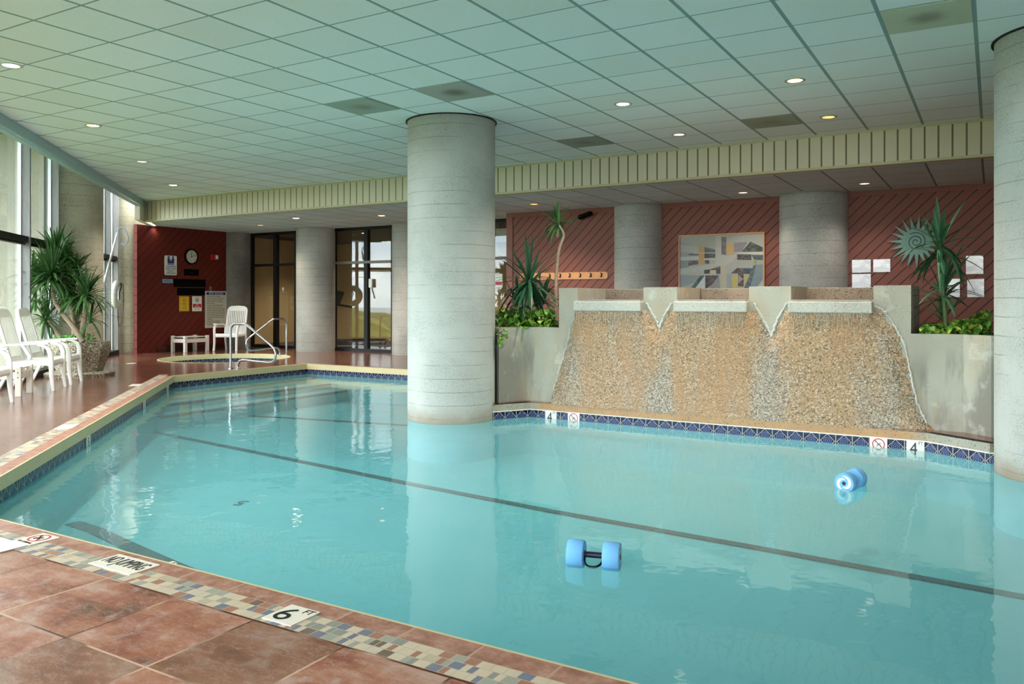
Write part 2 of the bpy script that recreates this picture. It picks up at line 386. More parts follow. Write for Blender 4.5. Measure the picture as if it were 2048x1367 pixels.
def glass(name, ior=1.5, tint=(.93, .96, .95)):
    m = bpy.data.materials.new(name); m.use_nodes = True; t = m.node_tree; t.nodes.clear()
    out = t.nodes.new('ShaderNodeOutputMaterial'); mx = t.nodes.new('ShaderNodeMixShader')
    tr = t.nodes.new('ShaderNodeBsdfTransparent'); tr.inputs[0].default_value = (*tint, 1)
    gl = t.nodes.new('ShaderNodeBsdfGlossy'); gl.inputs['Roughness'].default_value = 0.0; gl.inputs[0].default_value = (1, 1, 1, 1)
    fr = t.nodes.new('ShaderNodeFresnel'); fr.inputs[0].default_value = ior
    ge = t.nodes.new('ShaderNodeNewGeometry'); iv = t.nodes.new('ShaderNodeMapRange'); t.links.new(ge.outputs['Backfacing'], iv.inputs[0]); iv.inputs[3].default_value = ior; iv.inputs[4].default_value = 1/ior; t.links.new(iv.outputs[0], fr.inputs[0])
    t.links.new(fr.outputs[0], mx.inputs[0]); t.links.new(tr.outputs[0], mx.inputs[1]); t.links.new(gl.outputs[0], mx.inputs[2]); t.links.new(mx.outputs[0], out.inputs[0])
    return m
M['glass'] = glass('clear_window_glass')
M['doorglass'] = glass('reflective_door_glass', 1.55, (.86, .86, .82))
def wood_grey():
    t = NT('weathered_grey_wood'); o = t.obj()
    c = t.mix(t.noise(t.map(o, sc=(1, 1, .12)), 22, 6, .7), (.13, .125, .13), (.38, .37, .37))
    return t.fin(c, .7)
M['greywood'] = wood_grey()
M['alu'] = plain('aluminium_strip', (215, 220, 222), .35, .3)
M['bronze'] = plain('dark_bronze_frame', (14, 11, 9), .5, .0, spec=.3)
M['wtrim'] = plain('blue_grey_trim', (158, 180, 182), .5)
M['cream_paint'] = plain('cream_painted_wall', (214, 190, 140), .7)
M['white_plastic'] = plain('white_resin', (238, 238, 236), .35, var=.03)
M['white_wood'] = plain('white_painted_wood', (225, 220, 212), .5, var=.05)
M['steel'] = plain('brushed_steel', (190, 190, 195), .22, 1.0, var=.04)
M['black'] = plain('black_matte', (8, 8, 9), .85, spec=.1)
M['darkgrey'] = plain('dark_grey_plastic', (46, 50, 58), .45)
M['outer'] = concrete('exterior_pale_concrete', (.36, .33, .27), (.31, .285, .24), (.35, .33, .28), lines=False, speck=.4)
M['foam'] = plain('light_blue_foam', (112, 176, 228), .75, var=.05, sc=40)
M['foamwhite'] = plain('white_foam_swirl', (225, 240, 248), .75)
M['navy'] = plain('navy_plastic', (22, 22, 52), .35)
M['teal'] = plain('verdigris_metal', (112, 148, 138), .55, .3, var=.2)
M['teal_dark'] = plain('dark_verdigris_groove', (48, 58, 56), .6)
M['pine'] = plain('varnished_pine', (206, 140, 82), .4, var=.15)
M['ringwhite'] = plain('life_ring_white', (232, 232, 226), .45, var=.03)
M['rope'] = plain('grey_rope', (70, 68, 66), .8)
M['pole'] = plain('white_aluminium_pole', (232, 228, 222), .35)
M['bluehose'] = plain('blue_grey_tube', (130, 148, 182), .4)
M['sign_white'] = plain('white_sign_face', (232, 230, 222), .4, var=.02)
M['sign_grey'] = plain('off_white_sign_face', (214, 212, 196), .4, var=.02)
M['sign_yellow'] = plain('yellow_sign_face', (232, 186, 40), .4, var=.03)
M['sign_red'] = plain('red_sign_ink', (196, 30, 36), .4, var=.02)
M['sign_blue'] = plain('blue_sign_ink', (26, 52, 128), .4, var=.02)
M['sign_lightblue'] = plain('light_blue_plate', (130, 172, 205), .4, var=.03)
M['ink'] = plain('black_ink', (16, 16, 18), .45, var=.02)
M['signtile'] = plain('cream_ceramic_sign_tile', (236, 224, 208), .3, var=.03)
M['gymfloor'] = plain('purple_grey_carpet', (88, 78, 92), .9)
M['gymceil'] = (lambda t: t.fin(t.mix(t.noise(t.obj(), 9, 5, .7), (.03, .02, .012), (.16, .10, .06)), .8))(NT('brown_textured_ceiling'))
M['soil'] = plain('potting_soil', (40, 30, 22), .95, var=.3)
M['mirrorpanel'] = (lambda t: t.fin(t.mix(t.sm(t.noise(t.map(t.obj(), rot=(.4, .6, 0), sc=(1, 1, 3)), 5, 4), .45, .62), (.58, .53, .53), (.36, .34, .35)), .12, spec=.9))(NT('glossy_pale_print'))
def leafm(name, a, b, rough=.4):
    t = NT(name); c = t.mix(t.noise(t.obj(), 7, 4), a, b); return t.fin(c, rough, spec=.4)
M['blade'] = leafm('dracaena_leaf', (.025, .085, .022), (.10, .22, .065))
M['blade2'] = leafm('yucca_leaf', (.012, .06, .028), (.04, .13, .055))
M['bark'] = (lambda t: (t.bump(t.noise(t.map(t.obj(), sc=(1, 1, 6)), 14, 3), .6, .01), t.fin(t.mix(t.noise(t.map(t.obj(), sc=(1, 1, 5)), 16, 4), (.20, .13, .085), (.46, .36, .26)), .85))[1])(NT('ringed_bark'))
def pothos():
    t = NT('variegated_pothos_leaf'); n = t.noise(t.obj(), 16, 4)
    c = t.ramp(n, [(.38, (.03, .10, .012)), (.5, (.09, .26, .03)), (.6, (.42, .52, .08))]); return t.fin(c, .35)
M['pothos'] = pothos()
M['clover'] = leafm('bright_ground_leaf', (.08, .36, .04), (.20, .55, .09))
def emis(name, rgb, k):
    t = NT(name); e = t.n('ShaderNodeEmission'); e.inputs[0].default_value = (*lin(*rgb), 1); e.inputs[1].default_value = k
    t.l(e.outputs[0], t.out.inputs[0]); return t.m
M['lamp_warm'] = emis('lit_warm_lamp', (255, 205, 140), 5)
M['lamp_white'] = emis('lit_white_lamp', (255, 238, 215), 6)
M['lamp_dim'] = emis('dim_orange_lamp', (255, 180, 100), 1.1)
M['lamp_pink'] = emis('dim_pink_lamp', (255, 225, 210), .9)
M['trimring'] = plain('lamp_trim_ring', (190, 190, 178), .3, .5)

# ---------------------------------------------------------------- mesh helpers
class MB:
    def __init__(s): s.v = []; s.f = []; s.mi = []; s.uv = {}; s.k = 0
    def mat(s, k): s.k = k; return s
    def add(s, vs, fs, uvs=None):
        b = len(s.v); s.v += [Vector(p) for p in vs]
        for i, f in enumerate(fs):
            if uvs: s.uv[len(s.f)] = uvs[i]
            s.f.append([b+j for j in f]); s.mi.append(s.k)
        return s
    def box(s, x0, x1, y0, y1, z0, z1, T=None):
        vs = [(x, y, z) for z in (z0, z1) for y in (y0, y1) for x in (x0, x1)]
        if T is not None: vs = [T @ Vector(p) for p in vs]
        return s.add(vs, [(0, 2, 3, 1), (4, 5, 7, 6), (0, 1, 5, 4), (2, 6, 7, 3), (0, 4, 6, 2), (1, 3, 7, 5)])
    def bbox(s, x0, x1, y0, y1, z0, z1, bv=.006, T=None):    # box with chamfered edges
        bm = bmesh.new(); bmesh.ops.create_cube(bm, size=1)
        for v in bm.verts: v.co = Vector(((x0+x1)/2+v.co.x*(x1-x0), (y0+y1)/2+v.co.y*(y1-y0), (z0+z1)/2+v.co.z*(z1-z0)))
        bmesh.ops.bevel(bm, geom=bm.edges[:], offset=bv, segments=2, affect='EDGES', profile=.6)
        bm.verts.index_update()
        s.add([(T @ v.co) if T is not None else v.co.copy() for v in bm.verts], [[v.index for v in f.verts] for f in bm.faces]); bm.free(); return s
    def prism(s, poly, z0, z1, T=None):
        n = len(poly); a = sum(poly[i][0]*poly[(i+1) % n][1]-poly[(i+1) % n][0]*poly[i][1] for i in range(n))
        if a < 0: poly = poly[::-1]
        vs = [(p[0], p[1], z0) for p in poly]+[(p[0], p[1], z1) for p in poly]
        if T is not None: vs = [T @ Vector(p) for p in vs]
        tri = tessellate_polygon([[Vector((p[0], p[1], 0)) for p in poly]])
        fs = [(i, (i+1) % n, n+(i+1) % n, n+i) for i in range(n)]
        for t in tri:
            a_, b_, c_ = [poly[i] for i in t]
            cr = (b_[0]-a_[0])*(c_[1]-a_[1])-(b_[1]-a_[1])*(c_[0]-a_[0])
            t = tuple(t) if cr > 0 else tuple(t)[::-1]
            fs.append(tuple(n+i for i in t)); fs.append(tuple(t)[::-1])
        return s.add(vs, fs)
    def tube(s, path, r, seg=10, cap=True, r2=None):
        path = [Vector(p) for p in path]; n = len(path); vs = []; up = None
        for i, p in enumerate(path):
            t = (path[min(i+1, n-1)]-path[max(i-1, 0)]).normalized()
            if up is None:
                up = Vector((0, 0, 1)) if abs(t.z) < .9 else Vector((1, 0, 0))
            a = t.cross(up); a = a.normalized() if a.length > 1e-6 else t.orthogonal().normalized()
            b = a.cross(t).normalized(); up = b
            rr = r[i] if isinstance(r, (list, tuple)) else (r if r2 is None else r+(r2-r)*i/(n-1))
            vs += [p+(a*math.cos(2*PI*k/seg)+b*math.sin(2*PI*k/seg))*rr for k in range(seg)]
        fs = [(i*seg+k, i*seg+(k+1) % seg, (i+1)*seg+(k+1) % seg, (i+1)*seg+k) for i in range(n-1) for k in range(seg)]
        if cap: fs += [tuple(range(seg))[::-1], tuple((n-1)*seg+k for k in range(seg))]
        return s.add(vs, fs)
    def sweep(s, path, hw, hn, nrm, T=None):     # rectangular bar along a planar path
        path = [Vector(p) for p in path]; n = len(path); nrm = Vector(nrm).normalized(); vs = []
        for i, p in enumerate(path):
            t = (path[min(i+1, n-1)]-path[max(i-1, 0)]).normalized(); a = t.cross(nrm).normalized()
            w = hw[i] if isinstance(hw, (list, tuple)) else hw
            c = .25
            for (q, r_) in ((-1, -1+c), (-1+c, -1), (1-c, -1), (1, -1+c), (1, 1-c), (1-c, 1), (-1+c, 1), (-1, 1-c)):
                vs.append(p+a*w*q+nrm*hn*r_)
        if T is not None: vs = [T @ v for v in vs]
        fs = [(i*8+k, i*8+(k+1) % 8, (i+1)*8+(k+1) % 8, (i+1)*8+k) for i in range(n-1) for k in range(8)]
        fs += [tuple(range(8))[::-1], tuple((n-1)*8+k for k in range(8))]
        return s.add(vs, fs)
    def lathe(s, prof, seg=32, c=(0, 0, 0), cap0=True, cap1=True, T=None, ph=0):
        vs = [(c[0]+r*math.cos(2*PI*k/seg+ph), c[1]+r*math.sin(2*PI*k/seg+ph), c[2]+z) for r, z in prof for k in range(seg)]
        if T is not None: vs = [T @ Vector(p) for p in vs]
        n = len(prof)
        fs = [(i*seg+k, i*seg+(k+1) % seg, (i+1)*seg+(k+1) % seg, (i+1)*seg+k) for i in range(n-1) for k in range(seg)]
        if cap0: fs.append(tuple(range(seg))[::-1])
        if cap1: fs.append(tuple((n-1)*seg+k for k in range(seg)))
        return s.add(vs, fs)
    def torus(s, R, r, seg=40, sub=12, T=None, sy=1):
        vs = [];
        for i in range(seg):
            a = 2*PI*i/seg
            for j in range(sub):
                b = 2*PI*j/sub; vs.append(((R+r*math.cos(b))*math.cos(a), (R+r*math.cos(b))*math.sin(a), r*sy*math.sin(b)))
        if T is not None: vs = [T @ Vector(p) for p in vs]
        return s.add(vs, [(i*sub+j, ((i+1) % seg)*sub+j, ((i+1) % seg)*sub+(j+1) % sub, i*sub+(j+1) % sub) for i in range(seg) for j in range(sub)])
    def build(s, name, mats, parent=None, smooth=False, bevel=0):
        me = bpy.data.meshes.new(name)
        off = parent.location if parent is not None and getattr(s, 'world', False) else Vector((0, 0, 0))
        me.from_pydata([tuple(v-off) for v in s.v], [], s.f)
        if not isinstance(mats, (list, tuple)): mats = [mats]
        for m in mats: me.materials.append(M[m] if isinstance(m, str) else m)
        for p, k in zip(me.polygons, s.mi): p.material_index = k; p.use_smooth = smooth
        if s.uv:
            ul = me.uv_layers.new(name='UVMap')
            for p in me.polygons:
                if p.index in s.uv:
                    for li, uvc in zip(p.loop_indices, s.uv[p.index]): ul.data[li].uv = uvc
        if smooth:
            try: me.set_sharp_from_angle(angle=math.radians(40))
            except Exception: pass
        me.update()
        o = bpy.data.objects.new(name, me); COL.objects.link(o)
        if parent is not None: o.parent = parent
        return o
def W():                       # builder whose coordinates are in the world, even under a parent
    b = MB(); b.world = True; return b
def tag(o, label, cat, group=None, kind=None):
    if label: o['label'] = label
    if cat: o['category'] = cat
    if group: o['group'] = group
    if kind: o['kind'] = kind
    return o
def thing(name, label, cat, loc=(0, 0, 0), rz=0, group=None):
    o = bpy.data.objects.new(name, None); COL.objects.link(o); o.location = loc; o.rotation_euler = (0, 0, rz)
    o.empty_display_size = .1
    return tag(o, label, cat, group)
def S(name, mb, mat, label=None, cat=None, smooth=False):
    o = mb.build(name, mat, smooth=smooth); o['kind'] = 'structure'
    if label: o['label'] = label
    if cat: o['category'] = cat
    return o
def copy_tree(o, parent=None, loc=None, rz=None):
    c = o.copy(); COL.objects.link(c)
    if parent is not None: c.parent = parent
    for ch in [x for x in bpy.data.objects if x.parent == o and x != c]: copy_tree(ch, c)
    if loc is not None: c.location = loc
    if rz is not None: c.rotation_euler = (0, 0, rz)
    return c
def text(body, size, mat, parent, T, name='lettering', ax='CENTER', ext=.0008, sx=1, fit=None):
    cu = bpy.data.curves.new(name, 'FONT'); cu.body = body; cu.size = size; cu.align_x = ax; cu.align_y = 'CENTER'; cu.extrude = ext
    tmp = bpy.data.objects.new('tmp_text', cu); COL.objects.link(tmp); dg = bpy.context.evaluated_depsgraph_get(); dg.update()
    me = bpy.data.meshes.new_from_object(tmp.evaluated_get(dg)); bpy.data.objects.remove(tmp); me.materials.clear(); me.materials.append(M[mat])
    if fit:
        xs = [v.co.x for v in me.vertices]; ys = [v.co.y for v in me.vertices]; cx, cy = (min(xs)+max(xs))/2, (min(ys)+max(ys))/2; kx, ky = fit[0]/(max(xs)-min(xs)), fit[1]/(max(ys)-min(ys))
        for v in me.vertices: v.co.x = (v.co.x-cx)*kx; v.co.y = (v.co.y-cy)*ky
    o = bpy.data.objects.new(name, me); COL.objects.link(o); o.parent = parent
    o.matrix_local = T @ Matrix.Diagonal((sx, 1, 1, 1)); return o
def arc(cx, cy, r, a0, a1, n=8):
    return [(cx+r*math.cos(math.radians(a0+(a1-a0)*i/n)), cy+r*math.sin(math.radians(a0+(a1-a0)*i/n))) for i in range(n+1)]
def cat_path(pts, n=8):        # smooth curve through points
    P = [Vector(p) for p in pts]; P = [P[0]*2-P[1]]+P+[P[-1]*2-P[-2]]; out = []
    for i in range(1, len(P)-2):
        for k in range(n):
            t = k/n; a, b, c, d = P[i-1], P[i], P[i+1], P[i+2]
            out.append(.5*((2*b)+(c-a)*t+(2*a-5*b+4*c-d)*t*t+(3*b-a-3*c+d)*t**3))
    out.append(P[-2]); return out

ZC, ZS, ZW = 3.32, 2.90, -.187        # ceiling, soffit, water level
FY, RY, GY = 10.9, 13.62, 14.45       # fascia, red wall, gym glass
DX = -16.5                            # red wall in the dim corner
T2 = math.sqrt(2)

# ---------------------------------------------------------------- setting: floor, pool basin
POOL = [(-5.3, 2.4), (3.6, 2.4), (3.6, 8.07), (-.03, 8.07), (-.54, 8.42), (-4.78, 8.47), (-5.04, 8.03), (-5.32, 8.03), (-5.32, 11.17), (-11.16, 11.17), (-11.2, 8.3)]
SPA_C = (-13.72, 11.42); SPA_R = 1.3
spa = [(SPA_C[0]+SPA_R*math.cos(2*PI*k/48), SPA_C[1]+SPA_R*math.sin(2*PI*k/48)) for k in range(48)]
OUT = [(2.9, -8.9), (6.5, -8.9), (6.5, 19), (-18.5, 19), (-18.5, 12.5)]
tri_src = [[Vector((x, y, 0)) for x, y in p] for p in (OUT, POOL[::-1], spa[::-1])]
flat = OUT+POOL[::-1]+spa[::-1]
fb = MB(); tris = []
for t in tessellate_polygon(tri_src):
    a, b, c = [flat[i] for i in t]; cr = (b[0]-a[0])*(c[1]-a[1])-(b[1]-a[1])*(c[0]-a[0])
    tris.append(tuple(t) if cr > 0 else tuple(t)[::-1])
fb.add([(x, y, 0) for x, y in flat], tris)
S('floor', fb, 'deck', 'terracotta slate tile pool deck, wet and shiny beside the far pool edge', 'floor')

def strip(poly, idx, z0, z1, inset=0.0, tile=None, closed=True, phase=0.0):
    """vertical ribbon along polygon edges, facing into the pool (poly ccw), uv.x in tiles or metres"""
    mb = MB(); n = len(poly); run = phase
    for i in idx:
        a, b = Vector(poly[i]), Vector(poly[(i+1) % n]); d = (b-a); L = d.length; d /= L; nn = Vector((-d.y, d.x))
        a2, b2 = a+nn*inset, b+nn*inset
        k = (1/tile if tile else 1)
        mb.add([(a2.x, a2.y, z0), (b2.x, b2.y, z0), (b2.x, b2.y, z1), (a2.x, a2.y, z1)], [(0, 1, 2, 3)],
               [[(run*k, 0), ((run+L)*k, 0), ((run+L)*k, 1), (run*k, 1)]]); run += L
    return mb
def rim(poly, idx, z0, z1, o0, o1, ext=0.0):
    """solid bar along edges between inset o0 and o1"""
    mb = MB(); n = len(poly)
    for i in idx:
        a, b = Vector(poly[i]), Vector(poly[(i+1) % n]); d = (b-a).normalized(); nn = Vector((-d.y, d.x))
        a = a-d*ext; b = b+d*ext
        q = [a+nn*o0, b+nn*o0, b+nn*o1, a+nn*o1]
        mb.prism([(p.x, p.y) for p in q], z0, z1)
    return mb
PN = len(POOL); ALL = range(PN)
deckside = [0, 1, 7, 8, 9, 10]; fallside = [2, 3, 4, 5, 6]
S('wall_pool', strip(POOL, ALL, -.63, -.19, 0), 'plaster', 'turquoise plaster wall of the pool below the water', 'pool wall')
pf = MB(); pt = tessellate_polygon([[Vector((x, y, 0)) for x, y in POOL]]); 
pf.add([(x, y, -.63) for x, y in POOL], [tuple(t) for t in pt])
S('floor_pool', pf, 'plaster', 'pale turquoise floor of the swimming pool', 'pool floor')
bandm = strip(POOL, ALL, -.192, -.097, .004, .152)
for k_ in list(bandm.uv): bandm.uv[k_] = [(u_, .38+.62*v_) for u_, v_ in bandm.uv[k_]]
S('trim_1', bandm, 'band', 'cobalt blue patterned waterline tiles around the pool', 'tile band')
S('trim_2', rim(POOL, deckside, -.097, .0015, -.004, .014, .006), 'coping', 'cream coping face under the deck edge of the pool', 'coping')
wl = MB(); 
# waterline steps in the far left corner, thin black nosing strips on submerged steps
stx = [(-11.18, -10.90, -.25), (-10.90, -10.52, -.34), (-10.52, -10.12, -.44)]
sb = MB()
for x0, x1, z in stx: sb.prism([(x0, -2.88-x0), (x1, -2.88-x1), (x1, 11.16), (x0, 11.16)], -.629, z)
stb = sb.build('pool_step', 'plaster'); tag(stb, 'submerged turquoise pool steps below the steel handrail', 'steps', kind='structure')
nb = MB()
for x0, x1, z in stx: nb.box(x1-.05, x1+.004, -2.84-x1, 11.14, z-.03, z+.004)
nbo = nb.build('nosing_strip', 'lane', parent=stb); nbo['label'] = 'black nosing strips on the pool steps'

wb_ = MB(); wt_ = tessellate_polygon([[Vector((x, y, 0)) for x, y in POOL]])
tw = []
for t in wt_:
    a, b, c = [POOL[i] for i in t]; cr = (b[0]-a[0])*(c[1]-a[1])-(b[1]-a[1])*(c[0]-a[0]); tw.append(tuple(t) if cr > 0 else tuple(t)[::-1])
wb_.add([(x, y, ZW) for x, y in POOL], tw)
wo_ = wb_.build('pool_water', 'water'); tag(wo_, 'calm turquoise water filling the swimming pool', 'water', kind='stuff')

# lane stripes on the pool floor
def stripe(pts, w, z=-.618):
    mb = MB(); P = [onZ(u, v, z) for u, v in pts]; vs = []
    for i, p in enumerate(P):
        d = (P[min(i+1, len(P)-1)]-P[max(i-1, 0)]).normalized(); n_ = Vector((-d.y, d.x, 0))
        vs += [p+n_*w/2, p-n_*w/2, p+n_*w/2-Vector((0, 0, .01)), p-n_*w/2-Vector((0, 0, .01))]
    fs = []
    for i in range(len(P)-1):
        a, b = i*4, i*4+4; fs += [(a, a+1, b+1, b), (a+2, b+2, b+3, a+3), (a, b, b+2, a+2), (a+1, a+3, b+3, b+1)]
    return mb.add(vs, fs)
for pts, w, lab in (([(305, 862), (560, 913), (815, 965), (1100, 1020), (1500, 1091), (2100, 1201)], .085, 'long black lane stripe crossing the whole pool floor'),
                    ([(349, 822), (600, 836), (900, 855), (1000, 861)], .085, 'black lane stripe running behind the nearer round column base'),
                    ([(145, 1044), (190, 1058), (240, 1082), (320, 1118), (420, 1160)], .12, 'short black stripe meeting the near pool edge')):
    tag(stripe(pts, w).build('lane_stripe', 'lane'), lab, 'pool stripe', 'black stripes on the pool floor', 'structure')
p5 = onZ(483, 1005, -.628)
t5 = thing('floor_depth_marker', 'small black number 5 set in the pool floor', 'depth marker', p5)
text('5', .22, 'ink', t5, Matrix.Rotation(YAW*.6+PI, 4, 'Z'), ext=.003)

# deck borders: mosaic band and cap tiles
def border(a, b, outward, o0, o1, z, mat, name, lab, cat):
    a, b = Vector(a), Vector(b); d = (b-a).normalized(); n_ = Vector(outward).normalized(); L = (b-a).length
    mb = MB(); q = [a+n_*o0, b+n_*o0, b+n_*o1, a+n_*o1]; w = o1-o0
    vs = [(p.x, p.y, z) for p in q]+[(p.x, p.y, z-.004) for p in q]
    cr = d.x*n_.y-d.y*n_.x
    f = (0, 1, 2, 3); uvc = [(0, 0), (L, 0), (L, w), (0, w)]
    if cr < 0: f = f[::-1]; uvc = uvc[::-1]
    mb.add(vs, [f], [uvc]); return S(name, mb, mat, lab, cat)
border((-5.3, 2.4), (3.6, 2.4), (0, -1), 0, .105, .0022, 'cap', 'trim_3', 'terracotta cap tiles along the near pool edge', 'edge tiles')
border((-7.3, 2.4), (3.6, 2.4), (0, -1), .105, .252, .0026, 'mosaic', 'trim_4', 'cream, blue and rust slate mosaic band along the near pool edge', 'mosaic band')
la, lb = (-5.3, 2.4), (-11.2, 8.3)
border(la, lb, (-1, -1), 0, .105, .0022, 'cap', 'trim_5', 'terracotta cap tiles along the angled left pool edge', 'edge tiles')
border((-5.2, 2.3), (-11.4, 8.5), (-1, -1), .105, .252, .0026, 'mosaic', 'trim_6', 'slate mosaic band along the angled left pool edge', 'mosaic band')
border((-11.2, 8.3), (-11.16, 11.17), (-1, 0), 0, .105, .0022, 'cap', 'trim_7', 'terracotta cap tiles beside the pool steps', 'edge tiles')
border((-11.4, 11.17), (-5.32, 11.17), (0, 1), 0, .105, .0022, 'cap', 'trim_8', 'terracotta cap tiles along the far pool edge', 'edge tiles')

# ---------------------------------------------------------------- ceiling, soffit, fascia
CE = 4.76
cb = MB(); A = (-CE-FY, FY); B_ = (-CE+8.9, -8.9)
cb.prism([B_, (6.5, -8.9), (6.5, FY), A], ZC, ZC+.05)
S('ceiling', cb, 'ceil', 'pale suspended ceiling of square acoustic tiles, coloured with the tint of light off the water', 'ceiling')
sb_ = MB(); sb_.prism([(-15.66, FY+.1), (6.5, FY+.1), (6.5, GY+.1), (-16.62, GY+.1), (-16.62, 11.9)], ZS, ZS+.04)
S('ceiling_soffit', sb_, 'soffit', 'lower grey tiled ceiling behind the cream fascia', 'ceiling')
fx0 = -15.66
f_ = MB(); f_.box(fx0, 6.5, FY, FY+.1, 2.90, ZC+.04)
S('trim_9', f_, 'fascia', 'cream ribbed board fascia dropping from the ceiling', 'fascia')
f_ = MB(); f_.box(fx0, 6.5, FY-.018, FY+.12, 2.872, 2.905); f_.box(fx0, 6.5, FY-.012, FY, ZC-.03, ZC)
S('trim_10', f_, plain('cream_fascia_edge', (186, 178, 142), .5), 'plain cream edge bar along the bottom of the fascia', 'trim')
# return of the fascia at the window end
f_ = MB(); f_.prism([(fx0-.002, FY+.004), (fx0+.32, FY-.33), (fx0+.25, FY-.40), (fx0-.10, FY-.05), (fx0-.9, FY+.75), (fx0-.85, FY+.85)], 2.88, ZC-.005)
S('trim_11', f_, plain('cream_fascia_return', (222, 214, 196), .5), 'cream board return of the fascia meeting the window wall', 'trim')
# roof over the window slot and gym
f_ = MB(); f_.prism([(-CE+8.9, -8.9), (-CE-FY-1.0, FY+1.0), (-CE-FY-2.2, FY+.6), (-6.6+8.9, -8.9)], 3.95, 4.0)
S('ceiling_slot', f_, plain('slot_plaster', (190, 192, 186), .7), 'narrow plaster ceiling strip above the window wall', 'ceiling')
f_ = MB(); f_.prism([(-CE+8.9, -8.9), (-CE-FY, FY), (-CE-FY+.02, FY+.02), (-CE+8.92, -8.88)], ZC-.13, 3.95)
S('trim_12', f_, 'wtrim', 'blue grey metal trim between ceiling and window wall', 'trim')
f_ = MB()
for d0 in (0,):
    f_.prism([(-CE+8.9, -8.92), (-CE-FY, FY-.02), (-CE-FY-.06, FY-.08), (-CE+8.84, -8.98)], ZC-.15, ZC-.125)
S('trim_13', f_, 'wtrim', 'lower lip of the blue grey ceiling trim', 'trim')

# ---------------------------------------------------------------- columns
def column(x, y, r, z0, z1, mat, lab, name='column', collar=False):
    t = thing(name, lab, 'column', (x, y, z0)); t['kind'] = 'structure'
    mb = MB(); h = z1-z0
    mb.lathe([(r, 0), (r, h)], 64)
    o = mb.build('shaft', mat, t, smooth=True)
    # material uses object z, keep water-level stains at world height by shifting the mesh origin
    for v in o.data.vertices: v.co.z += z0
    o.location.z = -z0
    if collar:
        c = MB(); c.lathe([(r+.002, h-.012), (r+.022, h-.012), (r+.022, h-.001), (r+.002, h-.001)], 64); c.build('collar', 'bronze', t, smooth=True)
    return t
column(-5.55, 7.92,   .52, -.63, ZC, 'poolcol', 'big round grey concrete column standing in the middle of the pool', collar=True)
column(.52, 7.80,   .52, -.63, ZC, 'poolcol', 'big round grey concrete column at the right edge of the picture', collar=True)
column(-5.48, RY+.10, .46, 0, ZS, 'column', 'round grey column to the left of the abstract painting')
column(-2.49, RY+.06, .53, 0, ZS, 'column', 'round grey column to the right of the abstract painting')
column(-13.85, 14.16, .455, 0, ZS, 'column', 'round grey column between the two glazed doors')
column(-11.15, 14.40, .455, 0, ZS, 'column', 'round grey column half hidden behind the big pool column')
column(-16.72, 14.15, .455, 0, ZS, 'darkcol', 'dark pebbly round column at the end of the dim red wall')
column(-14.50, 8.62, .52, 0, 3.95, 'tancol', 'round mossy concrete column behind the potted dracaena')
column(-17.18, 11.50, .50, 0, 3.95, 'tancol', 'round tan concrete column beside the dim red wall')

# ---------------------------------------------------------------- walls
f_ = MB(); f_.box(-8.2, 6.5, RY, RY+.12, 0, ZS)
S('wall_back', f_, 'redwall', 'brick red wall of diagonal boards behind the waterfall', 'wall')
f_ = MB(); f_.box(-8.22, -8.08, RY-.02, RY+.14, 0, ZS); f_.box(-8.08, 6.5, RY-.02, RY, ZS-.08, ZS)
S('trim_14', f_, plain('brick_red_trim', (136, 76, 66), .55), 'plain red trim board framing the left end of the red wall', 'trim')
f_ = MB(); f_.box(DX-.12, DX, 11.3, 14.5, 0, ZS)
S('wall_left', f_, 'dimred', 'dim red wall of diagonal boards, low light put into its colour, carrying the clock and pool signs', 'wall')
f_ = MB(); f_.box(DX, DX+.02, 11.8, 13.9, 0, .12)
S('baseboard_left', f_, plain('dark_red_base', (60, 14, 10), .4), 'dark red baseboard under the sign wall', 'baseboard')
f_ = MB(); f_.box(6.5, 6.6, -8.9, 19, 0, 4)
S('wall_right', f_, plain('off_white_side_wall', (205, 205, 196), .7))
# gym room behind the glass
f_ = MB(); f_.box(-18.5, 6.5, 18.4, 18.5, 0, ZS); f_.box(-17.3, -17.2, 14.5, 18.4, 0, ZS); f_.box(-8.1, -8.0, RY+.12, 16.4, 0, ZS)
S('wall_gym', f_, 'cream_paint', 'cream walls of the exercise room behind the glass', 'wall')
f_ = MB(); f_.box(-17.2, -8.1, 14.55, 18.4, .004, .008)
S('floor_gym', f_, 'gymfloor', 'purple grey floor of the exercise room', 'floor')
f_ = MB(); f_.box(-18.5, 6.5, GY+.1, 18.5, ZS-.02, ZS+.04)
S('ceiling_gym', f_, 'gymceil', 'dark brown textured ceiling of the exercise room', 'ceiling')

# glazed fronts of the gym
def glazed(n, x0, x1, mull, name, lab):
    t = thing(name, lab, 'glazed door'); t['kind'] = 'structure'; t.location = ((x0+x1)/2, GY, 0)
    fr = W()
    fr.box(x0, x1, GY-.05, GY+.05, ZS-.07, ZS); fr.box(x0, x1, GY-.05, GY+.05, 0, .07)
    fr.box(x0, x0+.12, GY-.05, GY+.05, .07, ZS-.07); fr.box(x1-.05, x1, GY-.05, GY+.05, .07, ZS-.07)
    for m_ in mull: fr.box(m_-.055, m_+.055, GY-.05, GY+.05, .07, ZS-.07)
    fr.build('frame', 'bronze', t)
    tr = W(); tr.box(x0+.12, x1-.05, GY-.06, GY+.03, 2.05, 2.11); tr.build('transom', 'bronze' if n == 1 else plain('brown_transom', (104, 92, 82), .4), t)
    xs = [x0+.12]+list(mull)+[x1-.05]
    for a, b in zip(xs[:-1], xs[1:]):
        g = W(); g.box(a, b, GY+.0, GY+.006, .07, ZS-.07); g.build('pane', 'doorglass', t)
    return t
def gx(u): return onY(u, 600, GY).x
glazed(1, gx(500), gx(594), [gx(552.5)], 'window_1', 'dark framed glazing between the pebbly column and the next round column')
d2 = glazed(2, gx(664), gx(788), [gx(734)], 'door_1', 'dark framed glass doors reflecting sky, trees and the life ring')
